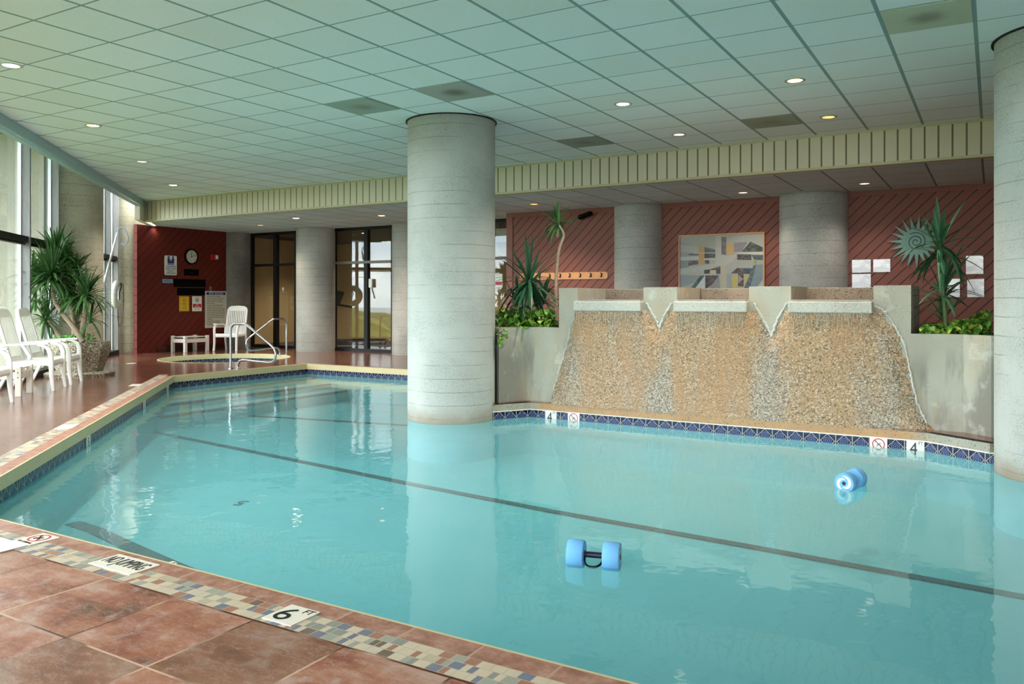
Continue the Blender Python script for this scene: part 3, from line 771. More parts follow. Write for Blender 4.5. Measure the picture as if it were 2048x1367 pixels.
glazed(3, gx(860), -8.2, [gx(930)], 'window_2', 'glazing visible between the big pool column and the red wall')
h_ = W(); p = onY(741, 566, GY-.06); h_.bbox(p.x-.045, p.x+.045, GY-.075, GY-.052, p.z-.1, p.z+.1, .004); hh = h_.build('lock_plate', 'sign_white', d2); hh['label'] = 'white lock plate on the door stile'

# ---------------------------------------------------------------- window wall (45 degrees)
SI = -5.75                    # inner plane x+y
DN = Vector((1, 1, 0))/T2     # inward normal
DT = Vector((-1, 1, 0))/T2    # along, away from camera
def wp(t, d=0, z=0):          # d = metres inward of the glass plane
    o = Vector((SI/2, SI/2, 0)) - DN*.15
    return o+DT*t+DN*d+Vector((0, 0, z))
TW = Matrix.Translation(wp(0)) @ Matrix(((DT.x, -DN.x, 0, 0), (DT.y, -DN.y, 0, 0), (0, 0, 1, 0), (0, 0, 0, 1)))   # x along, y outward
fins = [13.77, 15.25, 19.0, 19.72]
tt = 13.77-1.42
near = []
while tt > -6.5: near.append(tt); tt -= 1.42
wn_i = 3
def winbay(i, t0, t1, lab):
    root = thing('window_%d' % i, lab, 'window', wp((t0+t1)/2)); root['kind'] = 'structure'
    fb_ = W(); fb_.box(t1-.055, t1, -.15, 0, .09, 3.9, TW); fb_.build('mullion', 'greywood', root)
    al = W(); al.box(t1-.075, t1-.055, -.035, .01, .09, 3.9, TW); al.box(t1, t1+.02, -.035, .01, .09, 3.9, TW); al.box(t0, t1, -.02, .02, 3.86, 3.9, TW); al.build('frame', 'alu', root)
    tr = W(); tr.box(t0, t1, -.13, .02, 2.08, 2.17, TW); tr.box(t0, t1-.08, -.10, -.02, 2.045, 2.07, TW); tr.build('transom', 'bronze', root)
    si = W(); si.box(t0, t1, -.16, .02, .0, .09, TW); si.build('sill', 'bronze', root)
    g = W(); g.box(t0, t1, 0, .006, .09, 3.88, TW); g.build('pane', 'glass', root)
    return root
winbay(3, 13.77-1.42, 13.77, 'tall window bay behind the white lounge chairs')
winbay(4, 13.77, 15.25, 'tall window bay left of the mossy round column')
winbay(5, 15.25, 17.2, 'window bay hidden behind the mossy round column')
winbay(6, 17.2, 19.0, 'tall window bay right of the mossy round column')
winbay(7, 19.0, 19.72, 'narrow window bay behind the white life ring')
for k, t0 in enumerate(near[1:]): winbay(8+k, t0, t0+1.42, None).pop('label', None)
# exterior: pale concrete beyond the left panes, green hillside, sea
f_ = MB(); f_.box(15.35, 16.9, .12, 1.9, -1, 4.0, TW); f_.box(20.3, 22.5, .12, 1.6, -1, 4.0, TW)
S('exterior_wall', f_, 'outer', 'pale concrete wall outside the left windows', 'wall')
f_ = MB(); f_.box(11.5, 16.9, .15, 2.4, 4.02, 4.2, TW)  # slab added overhead so the wall outside gets less light
S('added_shade_canopy', f_, 'outer', 'added concrete canopy shading the gap outside the left windows', 'canopy')
random.seed(5)
def hill():
    mb = MB(); n = 90; vs = []
    for j in range(n+1):
        for i in range(n+1):
            x = -330+i*340/n; y = -330+j*520/n
            d = math.hypot(x, y)
            h = -3.6+2.2*math.sin(x*.02+1)*math.cos(y*.017)+1.8*math.sin(x*.21)*math.sin(y*.19)+random.random()*3.2
            if d < 40: h = -12
            h -= max(0, (d-130))*.06
            vs.append((x, y, h))
    fs = [(j*(n+1)+i, j*(n+1)+i+1, (j+1)*(n+1)+i+1, (j+1)*(n+1)+i) for j in range(n) for i in range(n)]
    return mb.add(vs, fs)
tn = NT('tree_covered_slope'); gcol = tn.ramp(tn.noise(tn.obj(), .35, 7, .7), [(.35, (.02, .05, .01)), (.5, (.09, .17, .02)), (.65, (.34, .36, .05))])
tn.bump(tn.noise(tn.obj(), 1.5, 5), 1, 1); tn.fin(gcol, .9)
S('terrain', hill(), tn.m, 'tree covered hillside outside the windows', 'hillside', smooth=True)
f_ = MB(); f_.box(-3000, 1500, -3000, 1500, -41, -40)
S('sea', f_, plain('pale_sea', (150, 165, 178), .5, var=.2, sc=.01), 'pale water far below the hillside', 'sea')

# ---------------------------------------------------------------- waterfall
YF = 8.50
wf = thing('waterfall_wall', 'concrete waterfall wall of three spout bays with a pebbled face', 'waterfall', (-2.55, 8.9, 0))
xl, xr = onY(1118, 600, YF).x, onY(1822, 600, YF).x
ZT = 1.352; ZN = 1.213
b1 = [(onY(1155, 600, YF).x, onY(1287, 600, YF).x), (onY(1354, 600, YF).x, onY(1498, 600, YF).x), (onY(1582, 600, YF).x, onY(1747, 600, YF).x)]
m_ = W(); m_.box(xl, xr, YF, 9.5, -.02, ZN)
edges = [xl]+[e for b in b1 for e in b]+[xr]
for i in range(0, 8, 2): m_.box(edges[i], edges[i+1], YF, 9.5, ZN, ZT)
m_.box(xl+.02, xr-.02, 9.35, 9.48, ZN, ZT-.006)
m_.build('wall_body', 'smooth', wf)
# dark stained channel behind each spout
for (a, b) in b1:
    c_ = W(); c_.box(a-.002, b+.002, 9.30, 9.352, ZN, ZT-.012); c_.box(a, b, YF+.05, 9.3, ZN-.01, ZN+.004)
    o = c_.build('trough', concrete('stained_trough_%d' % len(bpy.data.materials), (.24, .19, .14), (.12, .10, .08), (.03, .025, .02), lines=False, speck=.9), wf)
    l_ = W(); l_.bbox(a-.015, b-.004, YF-.085, YF+.06, 1.085, 1.198, .012)
    l_.box(a, b-.02, YF-.06, YF+.06, 1.204, 1.211)
    o = l_.build('spout_lip', concrete('lime_white_lip_%d' % len(bpy.data.materials), (.50, .48, .42), (.40, .38, .33), (.20, .17, .13), lines=False, speck=.5), wf); o['label'] = 'white limescaled spout lip'
# pebble relief
LB = [(1152, 625), (1143, 655), (1135, 690), (1122, 735), (1108, 780), (1094, 812), (1090, 830)]
RB = [(1747, 612), (1766, 622), (1786, 652), (1806, 690), (1818, 745), (1830, 800), (1850, 845), (1872, 866)]
LBw = [onY(u, v, YF) for u, v in LB]; RBw = [onY(u, v, YF) for u, v in RB]
def interp(P, z):
    for a, b in zip(P[:-1], P[1:]):
        if a.z >= z >= b.z: return a.x+(b.x-a.x)*(a.z-z)/(a.z-b.z+1e-9)
    return P[0].x if z > P[0].z else P[-1].x
V1 = [onY(*p, YF) for p in ((1293, 606), (1319, 657), (1342, 606))]
V2 = [onY(*p, YF) for p in ((1508, 606), (1543, 672), (1574, 606))]
def vee(V, x, z):             # >0 outside the V
    if z > V[0].z: f = 1
    elif z < V[1].z: return math.hypot(x-V[1].x, z-V[1].z)
    else: f = (z-V[1].z)/(V[0].z-V[1].z)
    f = f**.8
    l = V[1].x+(V[0].x-V[1].x)*f; r = V[1].x+(V[2].x-V[1].x)*f
    return max(l-x, x-r)*.9
pb = W(); nx, nz = 300, 110; vs = []; DD = []
X0, X1, Z0, Z1 = -4.75, -.42, -.02, 1.10
rng = random.Random(3)
import mathutils
for j in range(nz+1):
    z = Z0+(Z1-Z0)*j/nz; wob = .012*math.sin(z*23)+.008*math.sin(z*61)
    a, b = interp(LBw, z)+wob, interp(RBw, z)+wob*1.5
    for i in range(nx+1):
        x = X0+(X1-X0)*i/nx
        wv = .012*math.sin(x*37+z*29)
        d = min(x-a, b-x, vee(V1, x, z)+wv, vee(V2, x, z)+wv)
        p = max(-.04, min(d*.35, .050)) if d < .14 else .049+.02*(1-math.exp(-(d-.14)*3))
        if p > 0: p += .022*max(0, (.35-z))**1.0
        nzv = mathutils.noise.noise(Vector((x*26, z*26, 3)))*.004+mathutils.noise.noise(Vector((x*60, z*60, 9)))*.0025
        if d <= 0: p = max(-.04, d*.5)-.006
        vs.append((x, YF-p-(nzv if d > 0 else 0), z)); DD.append(d)
fs = [(j*(nx+1)+i, j*(nx+1)+i+1, (j+1)*(nx+1)+i+1, (j+1)*(nx+1)+i) for j in range(nz) for i in range(nx)]
fs = [f for f in fs if max(DD[k] for k in f) > -.012]
pb.add(vs, fs); o = pb.build('pebble_face', 'pebble', wf, smooth=True); o['label'] = 'tan and grey exposed pebble face'
for p_ in o.data.polygons: p_.use_smooth = True
lime = W(); rng = random.Random(8)
def lime_line(P, r):
    Q = cat_path([Vector((p.x, YF-.004, p.z)) for p in P], 10)
    Q = [Vector((q.x+rng.uniform(-.008, .008), q.y, q.z+rng.uniform(-.006, .006))) for q in Q]; lime.tube(Q, [r*rng.uniform(.5, 1.4) for _ in Q], 6)
lime_line([p+Vector((-.008, 0, 0)) for p in LBw if p.z > .02], .009); lime_line([p+Vector((.012, 0, 0)) for p in RBw if p.z > .02], .009)
for V in (V1, V2):
    lime_line([V[0], (V[0]+V[1])/2+Vector((.012, 0, 0)), V[1], V[1]-Vector((0, 0, .09))], .010); lime_line([V[2], (V[2]+V[1])/2-Vector((.012, 0, 0)), V[1]], .012)
o = lime.build('limescale_edge', 'lime', wf, smooth=True); o['label'] = 'white limescale bead along the pebble face'
# curb at the water
cu = W(); cu.prism([(-5.04, 8.03), (-4.78, 8.47), (-.54, 8.42), (-.03, 8.07), (.3, 8.3), (.1, 8.9), (-5.3, 8.9), (-5.35, 8.05)][::-1], -.095, -.018)
o = cu.build('curb', 'ledge', wf); o['label'] = 'orange stained curb above the waterline tiles'
# white line over the tiles
gl_ = MB()
gl_.v = []; gl_ = rim(POOL, fallside, -.104, -.094, -.002, .009, 0)
S('trim_15', gl_, 'white_grout', 'thin white grout line above the waterfall tiles', 'trim')
# falling water strands
fw = W(); rng = random.Random(11)
for bi, (a, b) in enumerate(b1):
    n = 46 if bi < 2 else 54
    for k in range(n):
        x = a+.02+(b-a-.05)*(k+rng.random()*.8)/n; y = YF-.072-rng.random()*.012
        L = rng.choice([.02, .04, .06, .09, .15]); z0 = 1.084
        if rng.random() < .25: z0 -= rng.random()*.12
        fw.tube([(x, y, z0), (x+.001, y-.003, z0-L*.5), (x+.002, y-.004, z0-L)], [.0014, .0019, .0008], 5)
M['drops'] = (lambda t: t.fin((.50, .52, .48), .08, spec=.8))(NT('falling_water'))
tag(fw.build('waterfall_water', 'drops', None, smooth=True), 'thin strands of water dripping from the three spout lips', 'water', kind='stuff')
# planters either side
def offs_poly(poly, d):
    n = len(poly); out = []
    for i in range(n):
        p0, p1, p2 = Vector(poly[i-1]), Vector(poly[i]), Vector(poly[(i+1) % n]); e0 = (p1-p0).normalized(); e1 = (p2-p1).normalized()
        n0, n1 = Vector((-e0.y, e0.x)), Vector((-e1.y, e1.x)); m = (n0+n1).normalized(); out.append(tuple(p1+m*(d/max(.3, m.dot(n0)))))
    return out
def planter(poly, lab, ztop, skip):
    t = thing('planter_box', lab, 'planter', (poly[0][0], poly[0][1], 0))
    w_ = W(); n = len(poly); inn = offs_poly(poly, .1)
    for i in range(n):
        if i == skip: continue
        j = (i+1) % n; w_.prism([poly[i], poly[j], inn[j], inn[i]], -.017, ztop)
    w_.build('wall', 'smooth', t)
    s_ = W(); s_.prism(offs_poly(poly, .102), .3, ztop-.05); s_.build('soil', 'soil', t); return t
PL = [(-5.01, 8.12), (-4.90, YF), (xl, YF), (xl, 9.5), (-5.2, 9.5), (-5.2, 8.3)]
PR = [(xr, YF), (-.24, YF), (-.02, 8.32), (.9, 8.42), (.9, 9.6), (xr, 9.6)]
planter(PL, 'low concrete planter between the middle column and the waterfall', .885, 2)
planter(PR, 'low concrete planter between the waterfall and the right column', .895, 5)

# sign tiles on the waterline band
def band_tile(u0, u1, kind, lab, y=None, poly=None):
    a = onY((u0+u1)/2, 850, 8.43); sx = .15
    # edge 4: (-.54,8.42)->(-4.78,8.47)
    e0, e1 = Vector((-.54, 8.42)), Vector((-4.78, 8.47)); d = (e1-e0).normalized(); nn = Vector((-d.y, d.x))
    k = (a.x-e0.x)/d.x; c = e0+d*k+nn*.006
    t = thing('depth_tile' if kind == 'ft' else 'no_diving_tile', lab, 'sign tile', (c.x, c.y, -.172), math.atan2(-d.y, -d.x))
    m_ = MB(); m_.box(-sx/2, sx/2, -.005, .003, -.075, .075); m_.build('face', 'sign_white', t)
    R = Matrix.Translation((0, -.0055, 0)) @ Matrix.Rotation(PI/2, 4, 'X')
    if kind == 'ft':
        text('4', .16, 'ink', t, Matrix.Translation((-.015, -.006, .0)) @ Matrix.Rotation(PI/2, 4, 'X'), fit=(.062, .115))
        text('FT', .045, 'ink', t, Matrix.Translation((.045, -.006, .05)) @ Matrix.Rotation(PI/2, 4, 'X'), sx=.8)
    else: prohibit(t, R @ Matrix.Translation((0, .012, 0)), .056, 'swim')
    return t
def prohibit(t, R, r, kind):
    m_ = MB(); seg = 40; vs = []
    for k in range(seg):
        a = 2*PI*k/seg
        for rr in (r, r*.84): vs.append(R @ Vector((rr*math.cos(a), rr*math.sin(a), .0012)))
    m_.add(vs, [(2*k, (2*k+2) % (2*seg), (2*k+3) % (2*seg), 2*k+1) for k in range(seg)])
    for sg in ((1,) if kind != 'x' else (1,)):
        m_.box(-r*.9, r*.9, -r*.06, r*.06, .0012, .0020, R @ Matrix.Rotation(-PI/4, 4, 'Z'))
    m_.build('prohibition_ring', 'sign_red', t)
    g = MB()                       # little diving figure
    g.tube([R @ Vector(p) for p in ((-r*.35, r*.35, .0015), (0, 0, .0015), (r*.38, -r*.28, .0015))], r*.06, 6)
    g.tube([R @ Vector(p) for p in ((0, 0, .0015), (-r*.32, -r*.36, .0015))], r*.06, 6)
    g.tube([R @ Vector(p) for p in ((r*.05, r*.05, .0015), (r*.36, r*.22, .0015))], r*.05, 6)
    g.lathe([(r*.1, 0), (r*.1, .001)], 12, (0, 0, 0), T=R @ Matrix.Translation((-r*.45, r*.5, .0012)))
    g.build('figure', 'ink', t)
band_tile(1088, 1111, 'ft', 'white 4 FT depth tile near the left end of the waterfall curb')
band_tile(1134, 1157, 'nd', 'white no diving tile near the left end of the waterfall curb')
band_tile(1740, 1775, 'nd', 'white no diving tile near the right end of the waterfall curb')
band_tile(1812, 1850, 'ft', 'white 4 FT depth tile near the right end of the waterfall curb')
# on the angled left edge
def left_tile(u, v, ch, lab):
    e0, e1 = Vector((-11.2, 8.3)), Vector((-5.3, 2.4)); d = (e1-e0).normalized(); nn = Vector((-d.y, d.x))
    r = (u-1024)/FPX; k = 2.9/ -((r*cs-sn)+(r*sn+cs)); b = k; p = Vector((b*(r*cs-sn), b*(r*sn+cs)))+nn*.010
    t = thing('depth_tile', lab, 'sign tile', (p.x, p.y, -.172), math.atan2(d.y, d.x)+PI)
    m_ = MB(); m_.box(-.075, .075, -.004, .004, -.075, .075); m_.build('face', 'sign_white', t)
    text(ch, .13, 'ink', t, Matrix.Translation((0, -.005, .01)) @ Matrix.Rotation(PI/2, 4, 'X'), sx=.8)
left_tile(174, 880, '5', 'white depth tile marked 5 on the angled left pool edge')
left_tile(287, 815, '5', 'white depth tile two thirds along the angled left pool edge')
left_tile(334, 785, '4', 'white depth tile near the far corner of the angled pool edge')

# deck sign tiles near the camera
def deck_sign(u0v, name, lab, sx, sy, rz=0):
    p = onZ(*u0v, 0); t = thing(name, lab, 'sign tile', (p.x, p.y, .0018), rz)
    m_ = MB(); m_.bbox(-sx/2, sx/2, -sy/2, sy/2, 0, .004, .0015); m_.build('face', 'signtile', t); return t
UPZ = Matrix.Translation((0, 0, .0045))
c6 = (onZ(528, 1239)+onZ(581, 1208)+onZ(637, 1225)+onZ(584, 1255))/4
t = thing('depth_marker', 'cream deck tile reading 6 FT beside the mosaic band', 'sign tile', (c6.x, c6.y, .0018), 0)
m_ = MB(); m_.bbox(-.078, .078, -.078, .078, 0, .004, .0015); m_.build('face', 'signtile', t)
text('6', .16, 'ink', t, Matrix.Translation((-.022, -.006, .0045)), fit=(.072, .108), ext=.0008)
text('FT', .052, 'ink', t, Matrix.Translation((.045, .046, .0045)), sx=.85)
q = [onZ(183, 1128), onZ(237.5, 1108), onZ(315.6, 1131), onZ(259, 1152)]; cj = sum(q, Vector())/4
t = thing('no_jumping_tile', 'cream deck tile reading NO JUMPING near the pool edge', 'sign tile', (cj.x, cj.y, .0018), 0)
LJ = (q[2]-q[1]).length
m_ = MB(); m_.bbox(-LJ/2, LJ/2, -.078, .078, 0, .004, .0015); m_.build('face', 'signtile', t)
text('NO JUMPING', .105, 'ink', t, Matrix.Translation((0, 0, .0045)), fit=(LJ*.86, .108))
q = [onZ(31, 1084), onZ(83, 1065), onZ(116, 1077), onZ(62.5, 1091)]; cn = sum(q, Vector())/4
t = thing('no_diving_tile', 'cream deck tile with a red no diving symbol by the near left pool corner', 'sign tile', (cn.x, cn.y, .0018), 0)
m_ = MB(); m_.bbox(-.078, .078, -.078, .078, 0, .004, .0015); m_.build('face', 'signtile', t)
prohibit(t, Matrix.Translation((0, .012, .004)), .054, 'swim')
text('NO DIVING', .022, 'ink', t, Matrix.Translation((0, -.06, .0045)), sx=1)
# skimmer lid at the left frame edge
p = onZ(-6, 1099)
t = thing('skimmer_lid', 'white square skimmer lid in the near deck at the left frame edge', 'lid', (p.x-.12, p.y-.02, .001), 0)
m_ = MB(); m_.bbox(-.19, .19, -.13, .13, 0, .006, .002); m_.build('cover', 'sign_white', t)
# depth tiles set in far deck
for (u, v), lab in (((135, 853), 'small pale depth tile in the mosaic band along the angled edge'), ((272, 770), 'white depth tile in the mosaic band closer to the planter'), ((262, 727), 'white skimmer lid in the wet deck before the tan column')):
    p = onZ(u, v); t = thing('deck_tile', lab, 'deck tile', (p.x, p.y, .0022), -PI/4)
    m_ = MB(); m_.bbox(-.13, .13, -.075, .075, 0, .004, .0015); m_.build('face', 'signtile', t)
exec_later = []

# ---------------------------------------------------------------- spa
t = thing('hot_tub', 'round sunken hot tub with cream coping and blue tiles', 'hot tub', (SPA_C[0], SPA_C[1], 0))
spr = spa
m_ = W(); n = len(spr); run = 0
for i in range(n):
    a, b = spr[i], spr[(i+1) % n]; L = math.dist(a, b)
    m_.add([(a[0], a[1], -.24), (b[0], b[1], -.24), (b[0], b[1], -.097), (a[0], a[1], -.097)], [(0, 1, 2, 3)], [[(run/.17, 0), ((run+L)/.17, 0), ((run+L)/.17, 1), (run/.17, 1)]]); run += L
m_.build('tile_ring', 'band', t)
m_ = W(); m_.lathe([(SPA_R-.014, -.097), (SPA_R-.014, .0), (SPA_R-.008, .004), (SPA_R+.004, .004), (SPA_R+.004, -.097)], 48, (SPA_C[0], SPA_C[1], 0), False, False); m_.build('coping', 'coping', t, smooth=True)
m_ = W(); m_.lathe([(SPA_R, -.24), (SPA_R, -.7), (.01, -.7)], 48, (SPA_C[0], SPA_C[1], 0), False, False); m_.build('basin', 'plaster', t)
m_ = W(); m_.lathe([(.01, ZW-.01), (SPA_R-.002, ZW-.01)], 48, (SPA_C[0], SPA_C[1], 0), False, False); m_.build('water', 'spawater', t)
def rail(loc, rz, lab):
    t = thing('hand_rail', lab, 'handrail', loc, rz, None)
    pts = [(0, 0, 0), (0, 0, .35), (0, 0, .62), (.02, 0, .72), (.09, 0, .78), (.18, 0, .79), (.34, 0, .79), (.42, 0, .765), (.70, 0, .61), (1.00, 0, .44), (1.09, 0, .37), (1.12, 0, .28), (1.09, 0, .19), (1.0, 0, .145), (.7, 0, .15), (.36, 0, .165), (.24, 0, .14), (.19, 0, .06), (.19, 0, 0)]
    m_ = MB(); m_.tube(cat_path(pts, 5), .021, 14); m_.build('tube', 'steel', t, smooth=True)
    for x in (0, .19):
        f = MB(); f.lathe([(.045, 0), (.045, .012), (.028, .022), (.022, .022)], 20, (x, 0, 0)); f.build('flange', 'steel', t, smooth=True)
rail((-11.57, 9.74, 0), 0, 'curved steel handrail leaning over the pool steps')
rail((-13.46, 12.86, 0), -PI/2, 'curved steel handrail at the far side of the hot tub')

# ---------------------------------------------------------------- chairs and tables
def make_chair(lab, recl, loc, rz, solid=False, legs=True):
    t = thing('patio_chair', lab, 'chair', loc, rz)
    w2 = .27
    s_ = MB()
    prof = [(-.27, .375), (-.262, .40), (-.24, .412), (-.15, .408), (0, .392), (.15, .39), (.24, .40)]
    vs = []; 
    for (y, z) in prof: 
        for x in (-.255, -.24, .24, .255): vs.append((x, y, z-(.008 if abs(x) > .25 else 0)))
    for (y, z) in prof:
        for x in (-.255, -.24, .24, .255): vs.append((x, y, z-.03))
    n = len(prof); q = n*4; fs = []
    for i in range(n-1):
        for k in range(3):
            fs.append((i*4+k, i*4+k+1, (i+1)*4+k+1, (i+1)*4+k)); fs.append((q+i*4+k, q+(i+1)*4+k, q+(i+1)*4+k+1, q+i*4+k+1))
        fs.append((i*4, (i+1)*4, q+(i+1)*4, q+i*4)); fs.append((i*4+3, q+i*4+3, q+(i+1)*4+3, (i+1)*4+3))
    for k in range(3): fs.append((k, q+k, q+k+1, k+1)); e = (n-1)*4+k; fs.append((e, e+1, q+e+1, q+e))
    s_.add(vs, fs)
    s_.bbox(-.25, .25, -.262, -.235, .325, .385, .006)
    s_.bbox(-.262, -.238, -.25, .22, .335, .385, .006); s_.bbox(.238, .262, -.25, .22, .335, .385, .006)
    s_.build('seat', 'white_plastic', t, smooth=True)
    # backrest in its own plane then tilted
    H = .66 if not recl else .70
    BT = Matrix.Translation((0, .235, .385)) @ Matrix.Rotation(-(math.radians(13) if not recl else math.radians(15)), 4, 'X')
    b_ = MB(); pth = [(-.225, 0, 0), (-.235, 0, H*.5), (-.232, 0, H*.8)]+[(x, 0, z) for x, z in arc(-.142, H-.09, .09, 180, 90, 6)]+[(0, 0, H+.012)]+[(x, 0, z) for x, z in arc(.142, H-.09, .09, 90, 0, 6)]+[(.232, 0, H*.8), (.235, 0, H*.5), (.225, 0, 0)]
    b_.sweep(pth, .024, .017, (0, 1, 0), BT)
    b_.box(-.22, .22, -.010, .010, 0, .20 if solid else .07, BT)
    b_.prism([(x, z) for x, z in [(-.21, H-.09)]+arc(-.13, H-.085, .085, 180, 90, 5)+[(0, H+.01)]+arc(.13, H-.085, .085, 90, 0, 5)+[(.21, H-.09)]], -.009, .009, BT @ Matrix.Rotation(PI/2, 4, 'X'))
    for k in range(9):
        x = -.18+.36*k/8; b_.bbox(x-.0135, x+.0135, -.010, .010, .05, H-.07, .003, BT)
    b_.build('backrest', 'white_plastic', t, smooth=True)
    for sx in (-1, 1):
        a = MB(); yb = .27 if not recl else .36; zb = .615
        pa = [(sx*.285, yb, zb-.01), (sx*.285, .10, zb+.008), (sx*.287, -.12, zb+.018), (sx*.288, -.20, zb+.016)]
        a.sweep(pa, .013, .032, (1, 0, 0)); a.bbox(sx*.288-.034, sx*.288+.034, -.235, -.15, zb+.002, zb+.032, .01)
        a.build('armrest', 'white_plastic', t, smooth=True)
        l = MB(); pl = [(sx*.285, -.10, zb), (sx*.285, -.17, zb-.012), (sx*.285, -.225, zb-.05), (sx*.283, -.25, zb-.12), (sx*.275, -.255, .40), (sx*.272, -.262, .2), (sx*.278, -.285, 0)]
        l.sweep(pl, [.015, .02, .025, .027, .03, .026, .019], .022, (1, 0, 0)); l.build('leg', 'white_plastic', t, smooth=True)
        l = MB(); yb2 = .22
        l.sweep([(sx*.262, yb+.01, zb), (sx*.258, .25, .42), (sx*.262, .27, .25), (sx*.27, .33 if not recl else .38, 0)], [.016, .024, .024, .017], .02, (1, 0, 0)); l.build('leg', 'white_plastic', t, smooth=True)
    return t
F45 = math.radians(135)       # local -Y faces world (+,+)
def at_wall(front, lab):
    c = Vector((front[0], front[1], 0))-DN*.27
    make_chair(lab, True, (c.x, c.y, 0), F45)
at_wall((-11.52, 6.90), 'white resin high-back armchair nearest to the potted dracaena')
at_wall((-10.98, 6.34), 'white resin high-back armchair beside the small white table')
at_wall((-9.82, 5.02), 'white resin armchair cut off by the left frame edge')
make_chair('white resin armchair beside the SPA RULES sign', False, (-15.62, 13.15, 0), math.radians(24), solid=True)
def side_table(loc, rz, lab, w, d):
    t = thing('side_table', lab, 'side table', loc, rz, 'white slatted side tables'); h = .375
    m_ = MB()
    for k in range(5): x = -w/2+.02+(w-.04)*(k+.5)/5; m_.bbox(x-.038, x+.038, -d/2+.01, d/2-.01, h-.035, h-.018, .004)
    m_.build('slatted_top', 'white_wood', t)
    m_ = MB(); m_.bbox(-w/2+.02, w/2-.02, -d/2-.004, -d/2+.016, .22, .305, .003); m_.bbox(-w/2+.02, w/2-.02, d/2-.016, d/2+.004, .22, .305, .003)
    m_.bbox(-w/2-.004, -w/2+.016, -d/2+.02, d/2-.02, .22, .305, .003); m_.bbox(w/2-.016, w/2+.004, -d/2+.02, d/2-.02, .22, .305, .003); m_.build('apron', 'white_wood', t)
    for sx in (-1, 1):
        for sy in (-1, 1):
            l = MB(); x, y = sx*(w/2-.01), sy*(d/2-.01); l.bbox(x-.033, x+.033, y-.033, y+.033, 0, h, .004); lo = l.build('leg', 'white_wood', t)
            for z in (.24, .30):
                MB().lathe([(.007, 0), (.007, .003)], 10, T=Matrix.Translation((x+sx*.033, y, z)) @ Matrix.Rotation(sx*PI/2, 4, 'Y')).build('bolt', 'ink', lo)
                MB().lathe([(.007, 0), (.007, .003)], 10, T=Matrix.Translation((x, y+sy*.033, z)) @ Matrix.Rotation(-sy*PI/2, 4, 'X')).build('bolt', 'ink', lo)
side_table((-16.14, 12.42, 0), 0, 'low white wooden side table against the dim red wall', .46, .62)
sc_ = Vector((-10.79, 5.88, 0))-DN*.30-DT*.22
side_table((sc_.x, sc_.y, 0), F45, 'low white wooden side table between the white armchairs', .44, .58)

# ---------------------------------------------------------------- plants
def blades(mb, c, n, L, rng, droop=1.0, w=.022, up=.9, spread=1.0, minel=-.15, pw=.85):
    c = Vector(c)
    for k in range(n):
        az = rng.uniform(0, 2*PI); el = minel+(up-minel)*rng.random()**pw
        l = L*rng.uniform(.65, 1.1); d = Vector((math.cos(az)*math.cos(el*PI/2), math.sin(az)*math.cos(el*PI/2), math.sin(el*PI/2)))
        side = Vector((-math.sin(az), math.cos(az), 0)); p = c+Vector((0, 0, rng.uniform(-.06, .06))); vs = []; seg = 7; dd = d.copy()
        dr = droop*rng.uniform(.5, 1.5)*(1.2-el*.7)
        for i in range(seg+1):
            f = i/seg; ww = w*(math.sin(PI*min(1, f*.92+.10))**.6)*rng.uniform(.95, 1.05)
            if i == seg: ww = .001
            nrm = side.cross(dd).normalized()
            vs += [p+side*ww, p-nrm*ww*.25, p-side*ww]
            p = p+dd*(l/seg); dd = (dd+Vector((0, 0, -.11*dr))).normalized()
        mb.add(vs, [f_ for i in range(seg) for f_ in ((i*3, i*3+1, i*3+4, i*3+3), (i*3+1, i*3+2, i*3+5, i*3+4))])
def heart_leaves(mb, pts, rng, size=.045):
    for p in pts:
        az = rng.uniform(0, 2*PI); tilt = rng.uniform(.2, 1.2); s_ = size*rng.uniform(.7, 1.3)
        R = Matrix.Translation(p) @ Matrix.Rotation(az, 4, 'Z') @ Matrix.Rotation(tilt, 4, 'Y')
        o = [(0, 0, .0), (-.25, .45, .08), (.1, .72, .1), (.8, .55, .05), (1.7, 0, -.12), (.8, -.55, .05), (.1, -.72, .1), (-.25, -.45, .08)]
        vs = [R @ Vector((x*s_, y*s_, z*s_)) for x, y, z in o]+[R @ Vector((.7*s_, 0, -.14*s_))]
        mb.add(vs, [(0, 8, 1), (1, 8, 2), (2, 8, 3), (3, 8, 4), (4, 8, 5), (5, 8, 6), (6, 8, 7), (7, 8, 0)])
# big pot
PC = Vector((-12.53, 7.58, 0))
pot = thing('stone_planter', 'pebbled eight-sided concrete pot holding the big dracaena', 'plant pot', PC)
m_ = MB(); m_.lathe([(.33, .07), (.44, .40), (.445, .48), (.43, .545), (.36, .545), (.35, .50)], 8, (0, 0, 0), ph=.2); m_.build('pot_body', 'planter', pot)
m_ = MB(); m_.lathe([(.50, 0), (.51, .05), (.47, .075), (.30, .075)], 8, (0, 0, 0), ph=.2); m_.build('saucer', 'planter', pot)
m_ = MB(); m_.lathe([(.01, .50), (.36, .50)], 8, (0, 0, 0), False, False, ph=.2); m_.build('soil', 'soil', pot)
dr = thing('potted_dracaena', 'tall branching dracaena with drooping strap leaves by the windows', 'plant', (PC.x, PC.y, .5))
rng = random.Random(4)
def on_plane(u, v, off=0): return onB(u, v, 12.9+off)
base = PC+Vector((0.0, 0, .48))
tr_specs = [[(166, 683), (148, 655), (122, 622), (108, 595), (104, 560)], [(162, 684), (168, 640), (172, 600), (173, 585)], [(150, 684), (147, 640), (141, 605), (140, 585)],
            [(126, 680), (112, 662), (100, 645), (93, 632)], [(158, 684), (154, 650), (148, 615), (125, 540), (112, 505)]]
offs = [-.15, .0, .15, .25, .2]
fol = W()
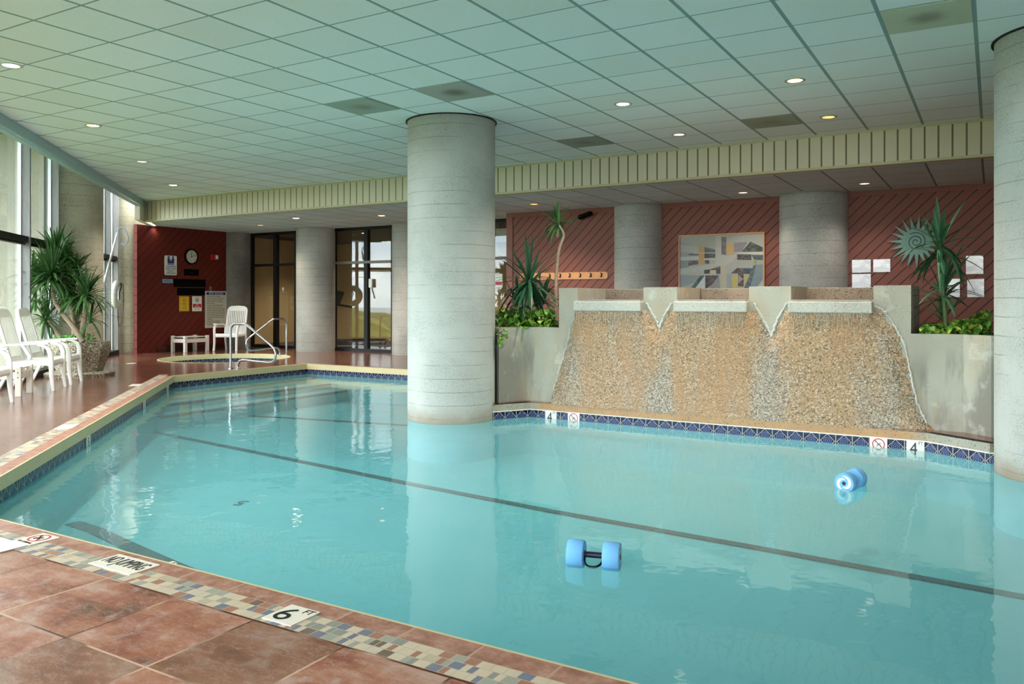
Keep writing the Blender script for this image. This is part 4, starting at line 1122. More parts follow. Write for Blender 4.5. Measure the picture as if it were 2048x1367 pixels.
specs = [((104, 556), 190, .60, -.15), ((173, 592), 110, .52, 0), ((140, 588), 110, .52, .1), ((92, 640), 70, .46, .25), ((112, 508), 120, .50, .2), ((80, 556), 70, .46, .1), ((150, 545), 80, .46, .25), ((130, 520), 60, .46, .1), ((66, 548), 45, .40, .0), ((72, 600), 30, .38, .2), ((180, 640), 16, .55, .0)]
for k, (tp, off) in enumerate(zip(tr_specs, offs)):
    m_ = W(); m_.tube(cat_path([on_plane(u, v, off) for u, v in tp], 6), [.045-.0009*i for i in range(6*(len(tp)-1)+1)], 9); m_.build('trunk', 'bark', dr, smooth=True)
for (uv_, n, L, off) in specs: blades(fol, on_plane(*uv_, off), n, L, rng, 1.15, .020, minel=-.40)
fol.build('foliage', 'blade', dr)
m_ = W(); heart_leaves(m_, [PC+Vector((rng.uniform(-.3, .12), rng.uniform(-.32, .2), .52+rng.random()*.14)) for _ in range(170)], rng, .03)
tag(m_.build('ground_ivy', 'clover'), 'bright green leafy ground cover in the pebbled pot', 'plant')
# left planter plants
yl = thing('yucca_plant', 'low spiky yucca in the planter beside the middle column', 'plant', onB(1060, 650, 9.95))
m_ = W(); blades(m_, onB(1058, 566, 9.95), 60, .60, rng, 1.1, .022, up=1.0, minel=-.45, pw=1.2); blades(m_, onB(1035, 610, 10.0), 24, .38, rng, 1.1, .02, minel=-.3); blades(m_, onB(1085, 600, 10.1), 22, .36, rng, 1.0, .02, minel=-.2); m_.build('foliage', 'blade2', yl)
m_ = W(); m_.tube(cat_path([onB(1062, 668, 9.95), onB(1060, 610, 9.95), onB(1058, 568, 9.95)]), .03, 9); m_.build('trunk', 'bark', yl, smooth=True)
pt_ = thing('dracaena_palm', 'thin tall dracaena reaching the soffit beside the coat hooks', 'plant', onB(1112, 650, 10.0))
m_ = W(); m_.tube(cat_path([onB(1115, 668, 10.0), onB(1112, 600, 10.0), onB(1113, 545, 10.0), onB(1118, 500, 10.0), onB(1127, 470, 10.0), onB(1118, 450, 10.0)]), .024, 9, r2=.016); m_.build('trunk', 'bark', pt_, smooth=True)
m_ = W(); blades(m_, onB(1117, 450, 10.0), 50, .32, rng, 1.3, .015, up=1.0, minel=-.35); m_.build('foliage', 'blade', pt_)
# right planter plant
yr = thing('yucca_plant', 'green yucca in the planter beside the right column', 'plant', onB(1885, 668, 7.75))
m_ = W(); blades(m_, onB(1880, 500, 7.75), 36, .50, rng, 1.2, .021, up=.95, minel=-.45, pw=1.4); blades(m_, onB(1886, 590, 7.75), 24, .46, rng, .9, .021, up=.95, minel=-.3); blades(m_, onB(1890, 640, 7.8), 10, .35, rng, .5, .021, up=1.0, minel=.3); m_.build('foliage', 'blade2', yr)
m_ = W(); m_.tube(cat_path([onB(1893, 680, 7.75), onB(1888, 600, 7.75), onB(1880, 540, 7.75), onB(1879, 492, 7.75)]), .024, 9); m_.build('trunk', plain('green_stem', (70, 92, 46), .6, var=.3), yr, smooth=True)
def cover(u0, u1, v, b0, b1_, n, lab, hgt):
    m_ = W(); pts = []
    for _ in range(n):
        u = rng.uniform(u0, u1); b = rng.uniform(b0, b1_); p = onB(u, v, b); p.z = .88+rng.random()**1.3*hgt(u); pts.append(p)
    heart_leaves(m_, pts, rng, .05); tag(m_.build('pothos_vine', 'pothos'), lab, 'plant')
cover(994, 1112, 650, 9.75, 10.4, 520, 'yellow-green pothos filling the planter beside the middle column', lambda u: .22)
cover(1846, 1975, 660, 7.6, 8.2, 620, 'yellow-green pothos filling the planter beside the right column', lambda u: .10+.14*max(0, (u-1900)/75))
m_ = W(); heart_leaves(m_, [onB(1001+rng.uniform(-4, 8), 655+k*3.4, 9.50) for k in range(8)], rng, .05); tag(m_.build('pothos_runner', 'pothos'), 'pothos runner trailing over the planter rim', 'plant')

# ---------------------------------------------------------------- things on the red walls
def on_redwall(name, lab, cat, u0, u1, v0, v1, depth=.02, group=None, y=RY):
    a, b = onY(u0, v0, y-.001), onY(u1, v1, y-.001); v0_ = onY((u0+u1)/2, v0, y).z; v1_ = onY((u0+u1)/2, v1, y).z
    c = ((a.x+b.x)/2, y-.001, (v0_+v1_)/2); t = thing(name, lab, cat, c, 0, group); return t, b.x-a.x, v0_-v1_
# painting
t, w, h = on_redwall('abstract_painting', 'abstract grey and ochre painting hung between two round columns', 'painting', 1358.5, 1530, 467, 590)
m_ = MB(); th = .018
m_.box(-w/2, w/2, -.035, 0, h/2-th, h/2); m_.box(-w/2, w/2, -.035, 0, -h/2, -h/2+th); m_.box(-w/2, -w/2+th, -.035, 0, -h/2+th, h/2-th); m_.box(w/2-th, w/2, -.035, 0, -h/2+th, h/2-th)
m_.build('frame', 'pine', t)
PMATS = []
def pm(rgb):
    k = 'paint_%d_%d_%d' % rgb
    if k not in M:
        t_ = NT(k); c_ = lin(*rgb); o_ = t_.obj(); M[k] = t_.fin(t_.mix(t_.ma('MULTIPLY', t_.sm(t_.noise(t_.map(o_, sc=(2, 1, 5)), 5, 7, .7), .42, .62), .28), tuple(.9*x for x in c_), (.33, .32, .30)), .6)
    if k not in PMATS: PMATS.append(k)
    return PMATS.index(k)
bk = (172, 168, 156)
patches = [((150, 160, 160), [(100, 300), (880, 440), (880, 620), (100, 600)]), ((180, 176, 168), [(100, 340), (520, 380), (520, 510), (100, 510)]),
 ((96, 104, 104), [(640, 390), (880, 450), (880, 510), (640, 510)]), ((196, 154, 92), [(510, 375), (645, 385), (645, 770), (530, 770)]), ((74, 62, 66), [(645, 530), (880, 530), (880, 620), (645, 630)]),
 ((100, 92, 96), [(300, 540), (520, 540), (520, 575), (300, 570)]), ((190, 188, 184), [(100, 610), (520, 590), (520, 660), (100, 680)]), ((104, 84, 90), [(280, 690), (510, 680), (510, 765), (280, 800)]),
 ((132, 140, 140), [(100, 690), (290, 690), (290, 830), (100, 860)]), ((70, 66, 82), [(655, 675), (750, 675), (750, 750), (655, 750)]), ((186, 184, 172), [(640, 640), (880, 630), (880, 665), (640, 675)]),
 ((186, 180, 168), [(880, 160), (1115, 155), (1115, 330), (1010, 800), (880, 760)]), ((110, 104, 108), [(1010, 180), (1115, 180), (1115, 555), (1010, 555)]), ((198, 162, 96), [(1120, 320), (1275, 320), (1275, 555), (1120, 555)]),
 ((132, 126, 130), [(1275, 300), (1560, 290), (1440, 490), (1275, 500)]), ((62, 68, 60), [(1620, 280), (1875, 400), (1875, 490), (1440, 490)]), ((60, 52, 58), [(1345, 545), (1640, 545), (1640, 660), (1345, 660)]),
 ((74, 88, 92), [(1640, 550), (1880, 555), (1880, 660), (1700, 660)]), ((178, 178, 170), [(100, 880), (880, 745), (880, 840), (100, 990)]), ((184, 180, 168), [(880, 600), (1340, 560), (1250, 690), (1120, 775), (880, 790)]),
 ((166, 166, 152), [(1345, 670), (1880, 665), (1880, 745), (1345, 770)]), ((70, 60, 70), [(640, 880), (760, 870), (990, 800), (990, 960), (640, 960)]), ((198, 180, 140), [(765, 885), (890, 875), (900, 960), (765, 960)]),
 ((138, 146, 148), [(100, 1000), (560, 1000), (440, 1150), (100, 1280)]), ((40, 76, 66), [(560, 1000), (650, 1000), (440, 1290), (330, 1290)]), ((198, 196, 198), [(655, 1000), (655, 1290), (430, 1290)]),
 ((70, 54, 62), [(665, 1000), (960, 990), (800, 1200), (665, 1290)]), ((140, 136, 138), [(960, 990), (990, 1290), (740, 1290)]), ((184, 172, 150), [(1000, 780), (1120, 780), (1120, 1290), (1000, 1290)]),
 ((170, 170, 162), [(1330, 640), (1345, 760), (1200, 930), (1125, 960), (1125, 900)]), ((84, 52, 54), [(1345, 830), (1480, 830), (1480, 1210), (1365, 1210), (1365, 945), (1210, 945)]),
 ((68, 78, 92), [(1380, 830), (1690, 830), (1650, 950), (1480, 950)]), ((150, 144, 146), [(1370, 970), (1475, 1060), (1370, 1150)]), ((196, 174, 96), [(1210, 1060), (1340, 960), (1345, 1290), (1240, 1290)]),
 ((150, 158, 158), [(1125, 970), (1215, 960), (1250, 1290), (1125, 1290)]), ((184, 172, 120), [(1485, 950), (1620, 950), (1580, 1120), (1485, 1200)]), ((84, 96, 100), [(1690, 760), (1740, 760), (1600, 1290), (1470, 1290)]),
 ((124, 140, 146), [(1740, 750), (1875, 750), (1875, 1050), (1700, 1290), (1600, 1290)]), ((196, 194, 192), [(1875, 1070), (1875, 1290), (1700, 1290)]), ((206, 202, 192), [(400, 516), (880, 514), (880, 527), (400, 527)]),
 ((206, 200, 184), [(1310, 520), (1880, 485), (1880, 550), (1600, 540)]), ((152, 158, 62), [(1690, 670), (1760, 680), (1750, 740), (1690, 735)])]
m_ = MB(); k0 = pm(bk); m_.mat(k0).box(-w/2+th, w/2-th, -.018, -.002, -h/2+th, h/2-th)
zt = 0
for rgb, poly in patches:
    zt += 1
    P = []
    for (x, y) in poly:
        nx_ = min(max((x-100)/1790, 0.0), 1.0); ny_ = min(max((y-(165-.034*(x-100)))/1250, 0.0), .985)
        P.append((-w/2+th+nx_*(w-2*th), h/2-th-ny_*(h-2*th)))
    m_.mat(pm(rgb)); y0 = -.0181-.00008*zt
    ar = sum(P[i][0]*P[(i+1) % len(P)][1]-P[(i+1) % len(P)][0]*P[i][1] for i in range(len(P)))
    if ar < 0: P = P[::-1]
    for tt_ in tessellate_polygon([[Vector((a, b, 0)) for a, b in P]]):
        a_, b_, c_ = [P[i] for i in tt_]; cr = (b_[0]-a_[0])*(c_[1]-a_[1])-(b_[1]-a_[1])*(c_[0]-a_[0])
        T_ = [a_, b_, c_] if cr > 0 else [c_, b_, a_]
        m_.add([(q_[0], y0, q_[1]) for q_ in T_], [(0, 1, 2)])
m_.build('canvas', PMATS, t)
# small prints
for (u0, u1, v0, v1), lab in (((1704, 1742, 519, 545), 'pale glossy print beside the right round column, upper of the stacked pair'), ((1704, 1742, 547.5, 575), 'pale glossy print beside the right round column, lower of the stacked pair'),
        ((1746.5, 1781, 518, 544), 'pale glossy print hung just right of the stacked pair'), ((1932, 1967, 511, 548), 'pale glossy print nearest the right column, upper one'),
        ((1934.5, 1968.5, 557, 594), 'pale glossy print nearest the right column, lower one'), ((1895, 1920, 557, 594), 'pale glossy print partly hidden behind the yucca leaves')):
    t, w, h = on_redwall('wall_print', lab, 'print', u0, u1, v0, v1, group='pale prints on the red wall')
    m_ = MB(); m_.bbox(-w/2, w/2, -.014, 0, -h/2, h/2, .003); m_.build('panel', 'mirrorpanel', t)
# sun ornament
p = onY(1832, 483, RY-.03); R0 = .40
t = thing('sun_ornament', 'verdigris metal sun ornament with a spiral centre on the red wall', 'wall ornament', p)
pts = []; NR = 19
for k in range(NR):
    a = 2*PI*k/NR+.12; pts.append((R0*(1.0 if k % 2 else .93)*math.cos(a), R0*math.sin(a))); a2 = a+PI/NR; pts.append((.185*math.cos(a2), .185*math.sin(a2)))
m_ = MB(); m_.prism(pts, -.006, .006, Matrix.Rotation(PI/2, 4, 'X')); m_.build('sun_plate', 'teal', t)
m_ = MB(); sp_ = [((.015+.0085*a)*math.cos(a), -.008, (.015+.0085*a)*math.sin(a)) for a in [i*.25 for i in range(60)]]; m_.tube(sp_, .0055, 6); m_.build('spiral', 'teal_dark', t, smooth=True)
m_ = MB(); m_.tube([(0, .006, 0), (0, .03, 0)], .02, 8); m_.build('mount', 'teal_dark', t)
# coat hook rail
a, b = onY(1040, 553, RY), onY(1216, 550, RY)
t = thing('coat_rack', 'varnished pine coat hook rail on the pale end of the red wall', 'coat rack', ((a.x+b.x)/2, RY, (a.z+b.z)/2-.0)); w = b.x-a.x
m_ = MB(); hh_ = .065; m_.prism([(-w/2, -hh_), (w/2-.03, -hh_), (w/2, -hh_+.03), (w/2, hh_-.03), (w/2-.03, hh_), (-w/2, hh_)], 0, .02, Matrix.Rotation(PI/2, 4, 'X')); m_.build('board', 'pine', t)
for u in (1081, 1101, 1122, 1141, 1162, 1183, 1204):
    x = onY(u, 550, RY).x-(a.x+b.x)/2; m_ = MB()
    m_.tube(cat_path([(x, -.02, .02), (x, -.045, -.02), (x, -.07, -.03), (x, -.08, .0)], 4), .006, 6); m_.tube(cat_path([(x, -.02, .02), (x, -.05, .03), (x, -.065, .05)], 4), .006, 6); m_.box(x-.012, x+.012, -.024, -.02, -.03, .04)
    m_.build('hook', 'bronze', t, smooth=True)
# flood light on wall top
p = onY(1175, 432, RY); t = thing('floodlight', 'small black floodlight high on the red wall above the coat hooks', 'light', p)
m_ = MB(); m_.bbox(-.13, .13, -.16, -.04, -.03, .04, .015, Matrix.Rotation(-.3, 4, 'Y')); m_.build('housing', 'black', t); m_ = MB(); m_.box(-.025, .025, -.06, 0, -.02, .02); m_.build('bracket', 'black', t)

# sign wall: plane x = DX facing +X, local frame x -> +Y(world), so text reads left to right
RW = Matrix(((0, 0, 1, 0), (1, 0, 0, 0), (0, 1, 0, 0), (0, 0, 0, 1)))   # local x->Y, y->Z, z->X
def on_sign(name, lab, cat, u0, u1, v0, v1, mat, r=.0, th=.012):
    cu_, cv = (u0+u1)/2, (v0+v1)/2; a, b = onX(u0, cv, DX), onX(u1, cv, DX); top, bot = onX(cu_, v0, DX), onX(cu_, v1, DX)
    t = thing(name, lab, cat, (DX, (a.y+b.y)/2, (top.z+bot.z)/2)); w, h = b.y-a.y, top.z-bot.z
    if mat:
        m_ = MB()
        if r: 
            pts = arc(w/2-r, h/2-r, r, 0, 90, 4)+arc(-w/2+r, h/2-r, r, 90, 180, 4)+arc(-w/2+r, -h/2+r, r, 180, 270, 4)+arc(w/2-r, -h/2+r, r, 270, 360, 4); m_.prism(pts, 0, th, RW)
        else: m_.bbox(-w/2, w/2, -h/2, h/2, 0, th, .003, RW)
        m_.build('face', mat, t)
    return t, w, h
def sy(x, y, z=.0135): return RW @ Matrix.Translation((x, y, z))
t, w, h = on_sign('supervision_sign', 'white sign reading CHILDREN MUST HAVE ADULT SUPERVISION with blue figures', 'sign', 329, 353, 511, 550, 'sign_white', .03)
for i, ln in enumerate(('CHILDREN', 'MUST HAVE', 'ADULT', 'SUPERVISION')): text(ln, h*.13, 'sign_blue', t, sy(0, -.06*h-i*h*.115), sx=min(1, .9*w/(h*.13*.62*len(ln))))
m_ = MB()
for x, s_ in ((-.18, 1), (.18, 1), (0, .62)):
    X = x*w; B = .02*h
    m_.lathe([(.055*h*s_, 0), (.055*h*s_, .001)], 14, T=sy(X, B+.40*h*s_, .0125)); m_.prism([(X-.075*w*1.2, B+.10*h), (X+.075*w*1.2, B+.10*h), (X+.1*w, B+.34*h*s_), (X-.1*w, B+.34*h*s_)], .0125, .0135, RW)
    m_.prism([(X-.07*w, B), (X-.015*w, B), (X-.015*w, B+.12*h), (X-.07*w, B+.12*h)], .0125, .0135, RW); m_.prism([(X+.015*w, B), (X+.07*w, B), (X+.07*w, B+.12*h), (X+.015*w, B+.12*h)], .0125, .0135, RW)
m_.build('figures', 'sign_blue', t)
# clock
t, w, h = on_sign('wall_clock', 'round black rimmed wall clock above the pool signs', 'clock', 368, 395, 497, 529, None)
R_ = h/2*.98
m_ = MB(); m_.lathe([(R_, 0), (R_, .03), (R_*.96, .045), (R_*.84, .045), (R_*.82, .03)], 40, T=RW, cap1=False); m_.build('rim', 'black', t, smooth=True)
m_ = MB(); m_.lathe([(R_*.83, .002), (R_*.83, .028)], 40, T=RW); m_.build('face', 'sign_grey', t)
m_ = MB(); m_.box(-.006, .006, -.02, R_*.5, .030, .033, RW); m_.box(-.005, .005, -.03, R_*.68, .034, .037, RW @ Matrix.Rotation(-math.radians(72), 4, 'Z')); m_.build('hands', 'ink', t)
for k in range(1, 13):
    a = math.radians(90-30*k); text(str(k), R_*.22, 'ink', t, sy(R_*.66*math.cos(a), R_*.66*math.sin(a), .029), name='numeral')
t, w, h = on_sign('display_plate', 'small dark plate with red lettering under the clock', 'plate', 368, 397, 538, 551, 'black')
text('- - - - -', h*.3, 'sign_red', t, sy(0, 0))
t, w, h = on_sign('name_plate', 'small light blue plate below the supervision sign', 'plate', 325, 345, 558, 565.5, 'sign_lightblue')
m_ = MB(); [m_.box(-w*.4+w*.8*k/9, -w*.4+w*.8*k/9+w*.05, -h*.18, h*.18, .0122, .0128, RW) for k in range(9)]; m_.build('lettering', 'sign_blue', t)
on_sign('blank_board', 'long black board under the clock, upper of two', 'board', 347, 411, 558, 573.5, 'black')
on_sign('blank_board', 'shorter black board just above the yellow sign', 'board', 354, 409.5, 575.5, 590, 'black')
t, w, h = on_sign('fire_alarm', 'red fire alarm with a white strobe high on the dim red wall', 'fire alarm', 420.5, 433, 509, 519, None)
m_ = MB(); m_.bbox(-w/2, w*.1, -h/2, h/2, 0, .06, .01, RW); m_.build('housing', 'sign_red', t); m_ = MB(); m_.bbox(w*.1, w/2, -h*.4, h*.4, 0, .07, .01, RW); m_.build('strobe', 'sign_white', t)
t, w, h = on_sign('wall_switch', 'small metal switch above the SPA RULES sign', 'switch', 418, 423, 572, 582, 'steel')
t, w, h = on_sign('smile_sign', 'yellow sign reading SMILE! YOU\'RE ON CAMERA', 'sign', 358, 378, 592, 622, 'sign_yellow')
m_ = MB(); m_.torus(h*.115, h*.012, 24, 6, sy(0, h*.23, .013)); m_.lathe([(h*.014, 0), (h*.014, .001)], 8, T=sy(-h*.04, h*.26, .0125)); m_.lathe([(h*.014, 0), (h*.014, .001)], 8, T=sy(h*.04, h*.26, .0125))
m_.tube([sy(h*.065*math.cos(a), h*.23+h*.065*math.sin(a), .013) @ Vector((0, 0, 0)) for a in [PI+.4+i*(PI-.8)/8 for i in range(9)]], h*.008, 5)
for s_ in (-1, 1): m_.box(s_*w*.44-.003, s_*w*.44+.003, -h*.45, h*.45, .012, .013, RW); m_.box(-w*.44, w*.44, s_*h*.45-.003, s_*h*.45+.003, .012, .013, RW)
m_.build('smiley_face', 'ink', t); text('SMILE!', h*.14, 'ink', t, sy(0, -h*.02)); text("YOU'RE", h*.085, 'ink', t, sy(0, -h*.18)); text('ON CAMERA', h*.085, 'ink', t, sy(0, -h*.31), sx=.9)
t, w, h = on_sign('no_alcohol_sign', 'white sign reading NO ALCOHOL IN POOL AREA with a red band', 'sign', 384, 403, 592, 622, 'sign_white')
m_ = MB(); m_.box(-w*.44, w*.44, -h*.25, -h*.01, .0121, .013, RW); m_.build('red_band', 'sign_red', t)
m_ = MB(); m_.torus(h*.14, h*.013, 24, 6, sy(0, h*.25, .013)); m_.box(-h*.14, h*.14, -h*.012, h*.012, .012, .0135, RW @ Matrix.Translation((0, h*.25, 0)) @ Matrix.Rotation(-PI/4, 4, 'Z')); m_.box(-h*.035, h*.035, h*.17, h*.30, .012, .013, RW); m_.box(-h*.015, h*.015, h*.29, h*.34, .012, .013, RW); m_.build('bottle_symbol', 'ink', t)
text('NO', h*.11, 'sign_white', t, sy(0, -h*.07)); text('ALCOHOL', h*.11, 'sign_white', t, sy(0, -h*.185), sx=.8); text('IN POOL AREA', h*.085, 'ink', t, sy(0, -h*.36), sx=.75)
t, w, h = on_sign('spa_rules_sign', 'large off-white SPA RULES sign with a blue heading', 'sign', 409.5, 452, 582, 655, 'sign_grey', 0, .02)
m_ = MB(); m_.box(-w*.45, w*.45, h*.40, h*.47, .0201, .021, RW); m_.build('heading_bar', 'sign_blue', t); text('SPA RULES', h*.075, 'sign_white', t, sy(0, h*.435, .0215), sx=1.35)
m_ = MB()
for s_ in (-1, 1): m_.box(s_*w*.49-.008, s_*w*.49+.008, -h*.495, h*.495, .012, .026, RW); m_.box(-w*.49, w*.49, s_*h*.492-.008, s_*h*.492+.008, .012, .026, RW)
m_.build('frame', 'alu', t)
rules = ['SHOWER BEFORE ENTERING.', 'DO NOT ENTER IF YOU HAVE ANY OPEN', 'SORES OR A HEART CONDITION.', 'DO NOT BRING FOOD OR GLASS', 'INTO THE POOL.', 'DO NOT RUN IN THE POOL AREA.', 'MAXIMUM WATER TEMP. IS 104 F.', 'PREGNANT WOMEN, SMALL CHILDREN, PEOPLE', 'WITH HEALTH PROBLEMS AND PEOPLE USING',
         'ALCOHOL, NARCOTICS OR OTHER DRUGS THAT', 'CAUSE DROWSINESS SHOULD NOT USE THE', 'SPA WITHOUT FIRST CONSULTING A DOCTOR.', 'CHILDREN MUST USE SPA WITH AN ADULT', 'SUPERVISOR.', 'MAXIMUM USE 15 MINUTES.', 'BATHING LOAD: 7 PERSONS', 'SPA HOURS: 7 AM TO 11 PM']
for i, r_ in enumerate(rules): text(r_, h*.036, 'ink', t, sy(-w*.42, h*.355-i*h*.048, .0215), ax='LEFT', sx=min(.95, .86*w/(len(r_)*h*.036*.6)), name='rule_text')

# ---------------------------------------------------------------- rescue gear on the window wall
c = wp(19.12, .235, 0); c.z = onB(225, 588.5, 17.35).z
RR = Matrix.Rotation(PI/4-PI/2, 4, 'Z')     # local y axis -> outward
t = thing('life_ring', 'white life ring hanging on the window mullion', 'life ring', c)
RM = Matrix(((DT.x, 0, DN.x, 0), (DT.y, 0, DN.y, 0), (0, 1, 0, 0), (0, 0, 0, 1)))
m_ = MB(); m_.torus(.225, .085, 48, 16, RM, .75); m_.build('ring', 'ringwhite', t, smooth=True)
m_ = MB()
m_.tube([RM @ Vector(p) for p in cat_path([(-.05, .20, .07), (.10, .24, .10), (.22, .10, .09), (.26, -.25, .08), (.20, -.62, .05), (.05, -.68, .04), (-.08, -.52, .04), (-.07, -.32, .03)], 6)], .007, 6)
m_.tube([RM @ Vector(p) for p in cat_path([(0, .30, .0), (.02, .20, .09), (-.02, .05, .06), (.02, -.08, .05), (-.01, -.12, .05)], 5)], .016, 6)
m_.build('rope', 'rope', t, smooth=True)
m_ = MB(); m_.tube([RM @ Vector((0, .14, -.09)), RM @ Vector((0, .15, .02))], .012, 8); m_.build('hook', 'steel', t)
b = 17.1; P0, P1 = onB(200, 596, 16.85), onB(234.5, 466, 17.3)
t = thing('rescue_hook', 'long white rescue pole with a hoop beside the life ring', 'rescue hook', P0)
m_ = W(); m_.tube([P0, P1], .022, 12); m_.build('pole', 'pole', t, smooth=True)
m_ = W(); m_.tube(cat_path([P1]+[onB(u, v, 17.3) for u, v in ((238, 457), (246, 455), (254, 466), (256, 480), (250, 489), (241, 486), (238, 472), (236, 462))], 6), .012, 8); m_.build('hoop', 'bluehose', t, smooth=True)
m_ = W(); m_.tube([onB(216, 536, 17.08), wp(18.98, .14, onB(216, 536, 17.08).z)], .01, 6); m_.build('bracket', 'steel', t)

# ---------------------------------------------------------------- foam dumbbells
def dumbbell(loc, rz, lab):
    t = thing('foam_dumbbell', lab, 'dumbbell', loc, rz, 'blue foam water dumbbells')
    AX = Matrix.Rotation(PI/2, 4, 'Y'); r = .074
    for s_ in (-1, 1):
        m_ = MB(); z0, z1 = (.052, .140)
        m_.lathe([(r*.2, z0), (r*.94, z0), (r, z0+.008), (r, z1-.008), (r*.94, z1), (r*.2, z1)], 40, T=Matrix.Rotation(s_*PI/2, 4, 'Y')); fo = m_.build('foam_end', 'foam', t, smooth=True)
        T_ = Matrix.Rotation(s_*PI/2, 4, 'Y') @ Matrix.Translation((0, 0, z1))
        m_ = MB(); m_.lathe([(.014, -.01), (.014, .003)], 20, T=T_); m_.build('hub', 'ink', fo, smooth=True)
        m_ = MB()
        for a0, rr0, rr1, a1 in ((-.3, .030, .060, 3.4),):
            vs = []
            for i in range(25):
                f = i/24; a = a0+(a1-a0)*f; rm = rr0+(rr1-rr0)*f*.8; hw = .011*math.sin(PI*(f*.9+.06)); vs += [T_ @ Vector(((rm-hw)*math.cos(a), (rm-hw)*math.sin(a), .001)), T_ @ Vector(((rm+hw)*math.cos(a), (rm+hw)*math.sin(a), .001))]
            m_.add(vs, [(2*i, 2*i+2, 2*i+3, 2*i+1) for i in range(24)])
            vs = []
            for i in range(25):
                f = i/24; a = a0+PI+(a1-a0)*f; rm = rr0+(rr1-rr0)*f*.8; hw = .011*math.sin(PI*(f*.9+.06)); vs += [T_ @ Vector(((rm-hw)*math.cos(a), (rm-hw)*math.sin(a), .001)), T_ @ Vector(((rm+hw)*math.cos(a), (rm+hw)*math.sin(a), .001))]
            m_.add(vs, [(2*i, 2*i+2, 2*i+3, 2*i+1) for i in range(24)])
        so = m_.build('swirl', 'foamwhite', fo)
    m_ = MB(); m_.lathe([(.012, -.056), (.020, -.053), (.020, -.046), (.0155, -.043), (.0165, 0), (.0155, .043), (.020, .046), (.020, .053), (.012, .056)], 24, T=AX); m_.build('grip', 'navy', t, smooth=True)
    m_ = MB(); m_.sweep(cat_path([(-.047, -.012, -.01), (-.044, -.035, -.03), (-.025, -.055, -.043), (0, -.06, -.046), (.025, -.055, -.043), (.044, -.035, -.03), (.047, -.012, -.01)], 4), .003, .008, (0, .6, -.8)); m_.build('hand_guard', 'black', t, smooth=True)
    return t
h0 = ZW+.042
p = onZ(1188, 1109, h0); q = onZ(1223, 1112, h0); q0 = onZ(1152, 1106, h0); d = q-q0
dumbbell((p.x, p.y, h0), math.atan2(d.y, d.x), 'light blue foam dumbbell floating nearest the camera, seen side on')
p = onZ(1702, 960, h0); n0, n1 = onZ(1689, 965.5, h0), onZ(1713, 955, h0); d = n0-n1
dumbbell((p.x, p.y, h0), math.atan2(d.y, d.x), 'light blue foam dumbbell floating near the right column, swirled end showing')

# ---------------------------------------------------------------- ceiling lights and vents
def downlight(u, v, z, kind, lab, power):
    p = onZ(u, v, z); t = thing('ceiling_light', lab, 'ceiling light', (p.x, p.y, z), 0, 'recessed round ceiling lights')
    m_ = MB(); m_.lathe([(.068, .0), (.070, -.004), (.088, -.006), (.096, -.003), (.098, 0)], 32, cap0=False, cap1=False); m_.build('trim_ring', 'trimring', t, smooth=True)
    m_ = MB(); m_.lathe([(.068, -.001), (.055, -.0035), (.001, -.0045)], 28, cap0=False, cap1=False)
    m_.build('lens', {'warm': 'lamp_warm', 'white': 'lamp_white', 'dim': 'lamp_dim', 'pink': 'lamp_pink'}[kind], t, smooth=True)
    if power:
        L = bpy.data.lights.new('lamp', 'SPOT'); L.energy = power*2.2; L.spot_size = math.radians(125); L.spot_blend = .7; L.shadow_soft_size = .07
        L.color = (1, .84, .66) if kind in ('warm', 'dim') else (1, .93, .84)
        o = bpy.data.objects.new('lamp', L); COL.objects.link(o); o.parent = t; o.location = (0, 0, -.03)
for (u, v, z, k, lab, w_) in [(22, 131, ZC, 'white', 'recessed ceiling light nearest the top left corner', 55), (186, 251, ZC, 'warm', 'recessed ceiling light above the window trim, second from the left edge', 45), (284, 323, ZC, 'pink', 'dim recessed ceiling light, third along the window side', 10),
    (346, 370, ZC, 'white', 'recessed ceiling light closest to the window end of the fascia', 45), (1246, 208, ZC, 'white', 'recessed ceiling light right of the middle column', 55), (1590, 161, ZC, 'warm', 'recessed warm ceiling light nearest the right column', 55),
    (1657, 234, ZC, 'dim', 'dim orange recessed ceiling light close to the fascia', 15), (1358, 269, ZC, 'pink', 'dim pink recessed ceiling light close to the fascia', 15),
    (592, 436, ZS, 'white', 'soffit light above the far glazing', 40), (763, 431, ZS, 'warm', 'warm soffit light above the glass doors', 40), (521, 450, ZS, 'dim', 'faint soffit light above the white armchair', 25), (1068, 408, ZS, 'dim', 'orange soffit light above the tall dracaena', 30),
    (1486, 385, ZS, 'pink', 'pale soffit light above the abstract painting', 12), (1729, 367, ZS, 'pink', 'pale soffit light right of the painting', 12), (306, 451, ZS, 'pink', 'pale soffit light at the top of the dim red wall', 6)]:
    downlight(u, v, z, k, lab, w_)
for (x, y), lb_ in (((-15.4, 16.2), 'above the wall fan'), ((-13.6, 15.6), 'above the treadmill'), ((-12.0, 16.4), 'above the elliptical trainer'), ((-10.2, 15.7), 'nearest the red wall')):
    a_ = -y*0; b_ = y*cs-x*sn; a_ = x*cs+y*sn; u_ = 1024+FPX*a_/b_; v_ = HOR-(ZS-.02-CH)*FPX/b_
    downlight(u_, v_, ZS-.02, 'warm', 'warm ceiling light inside the exercise room, '+lb_, 40)
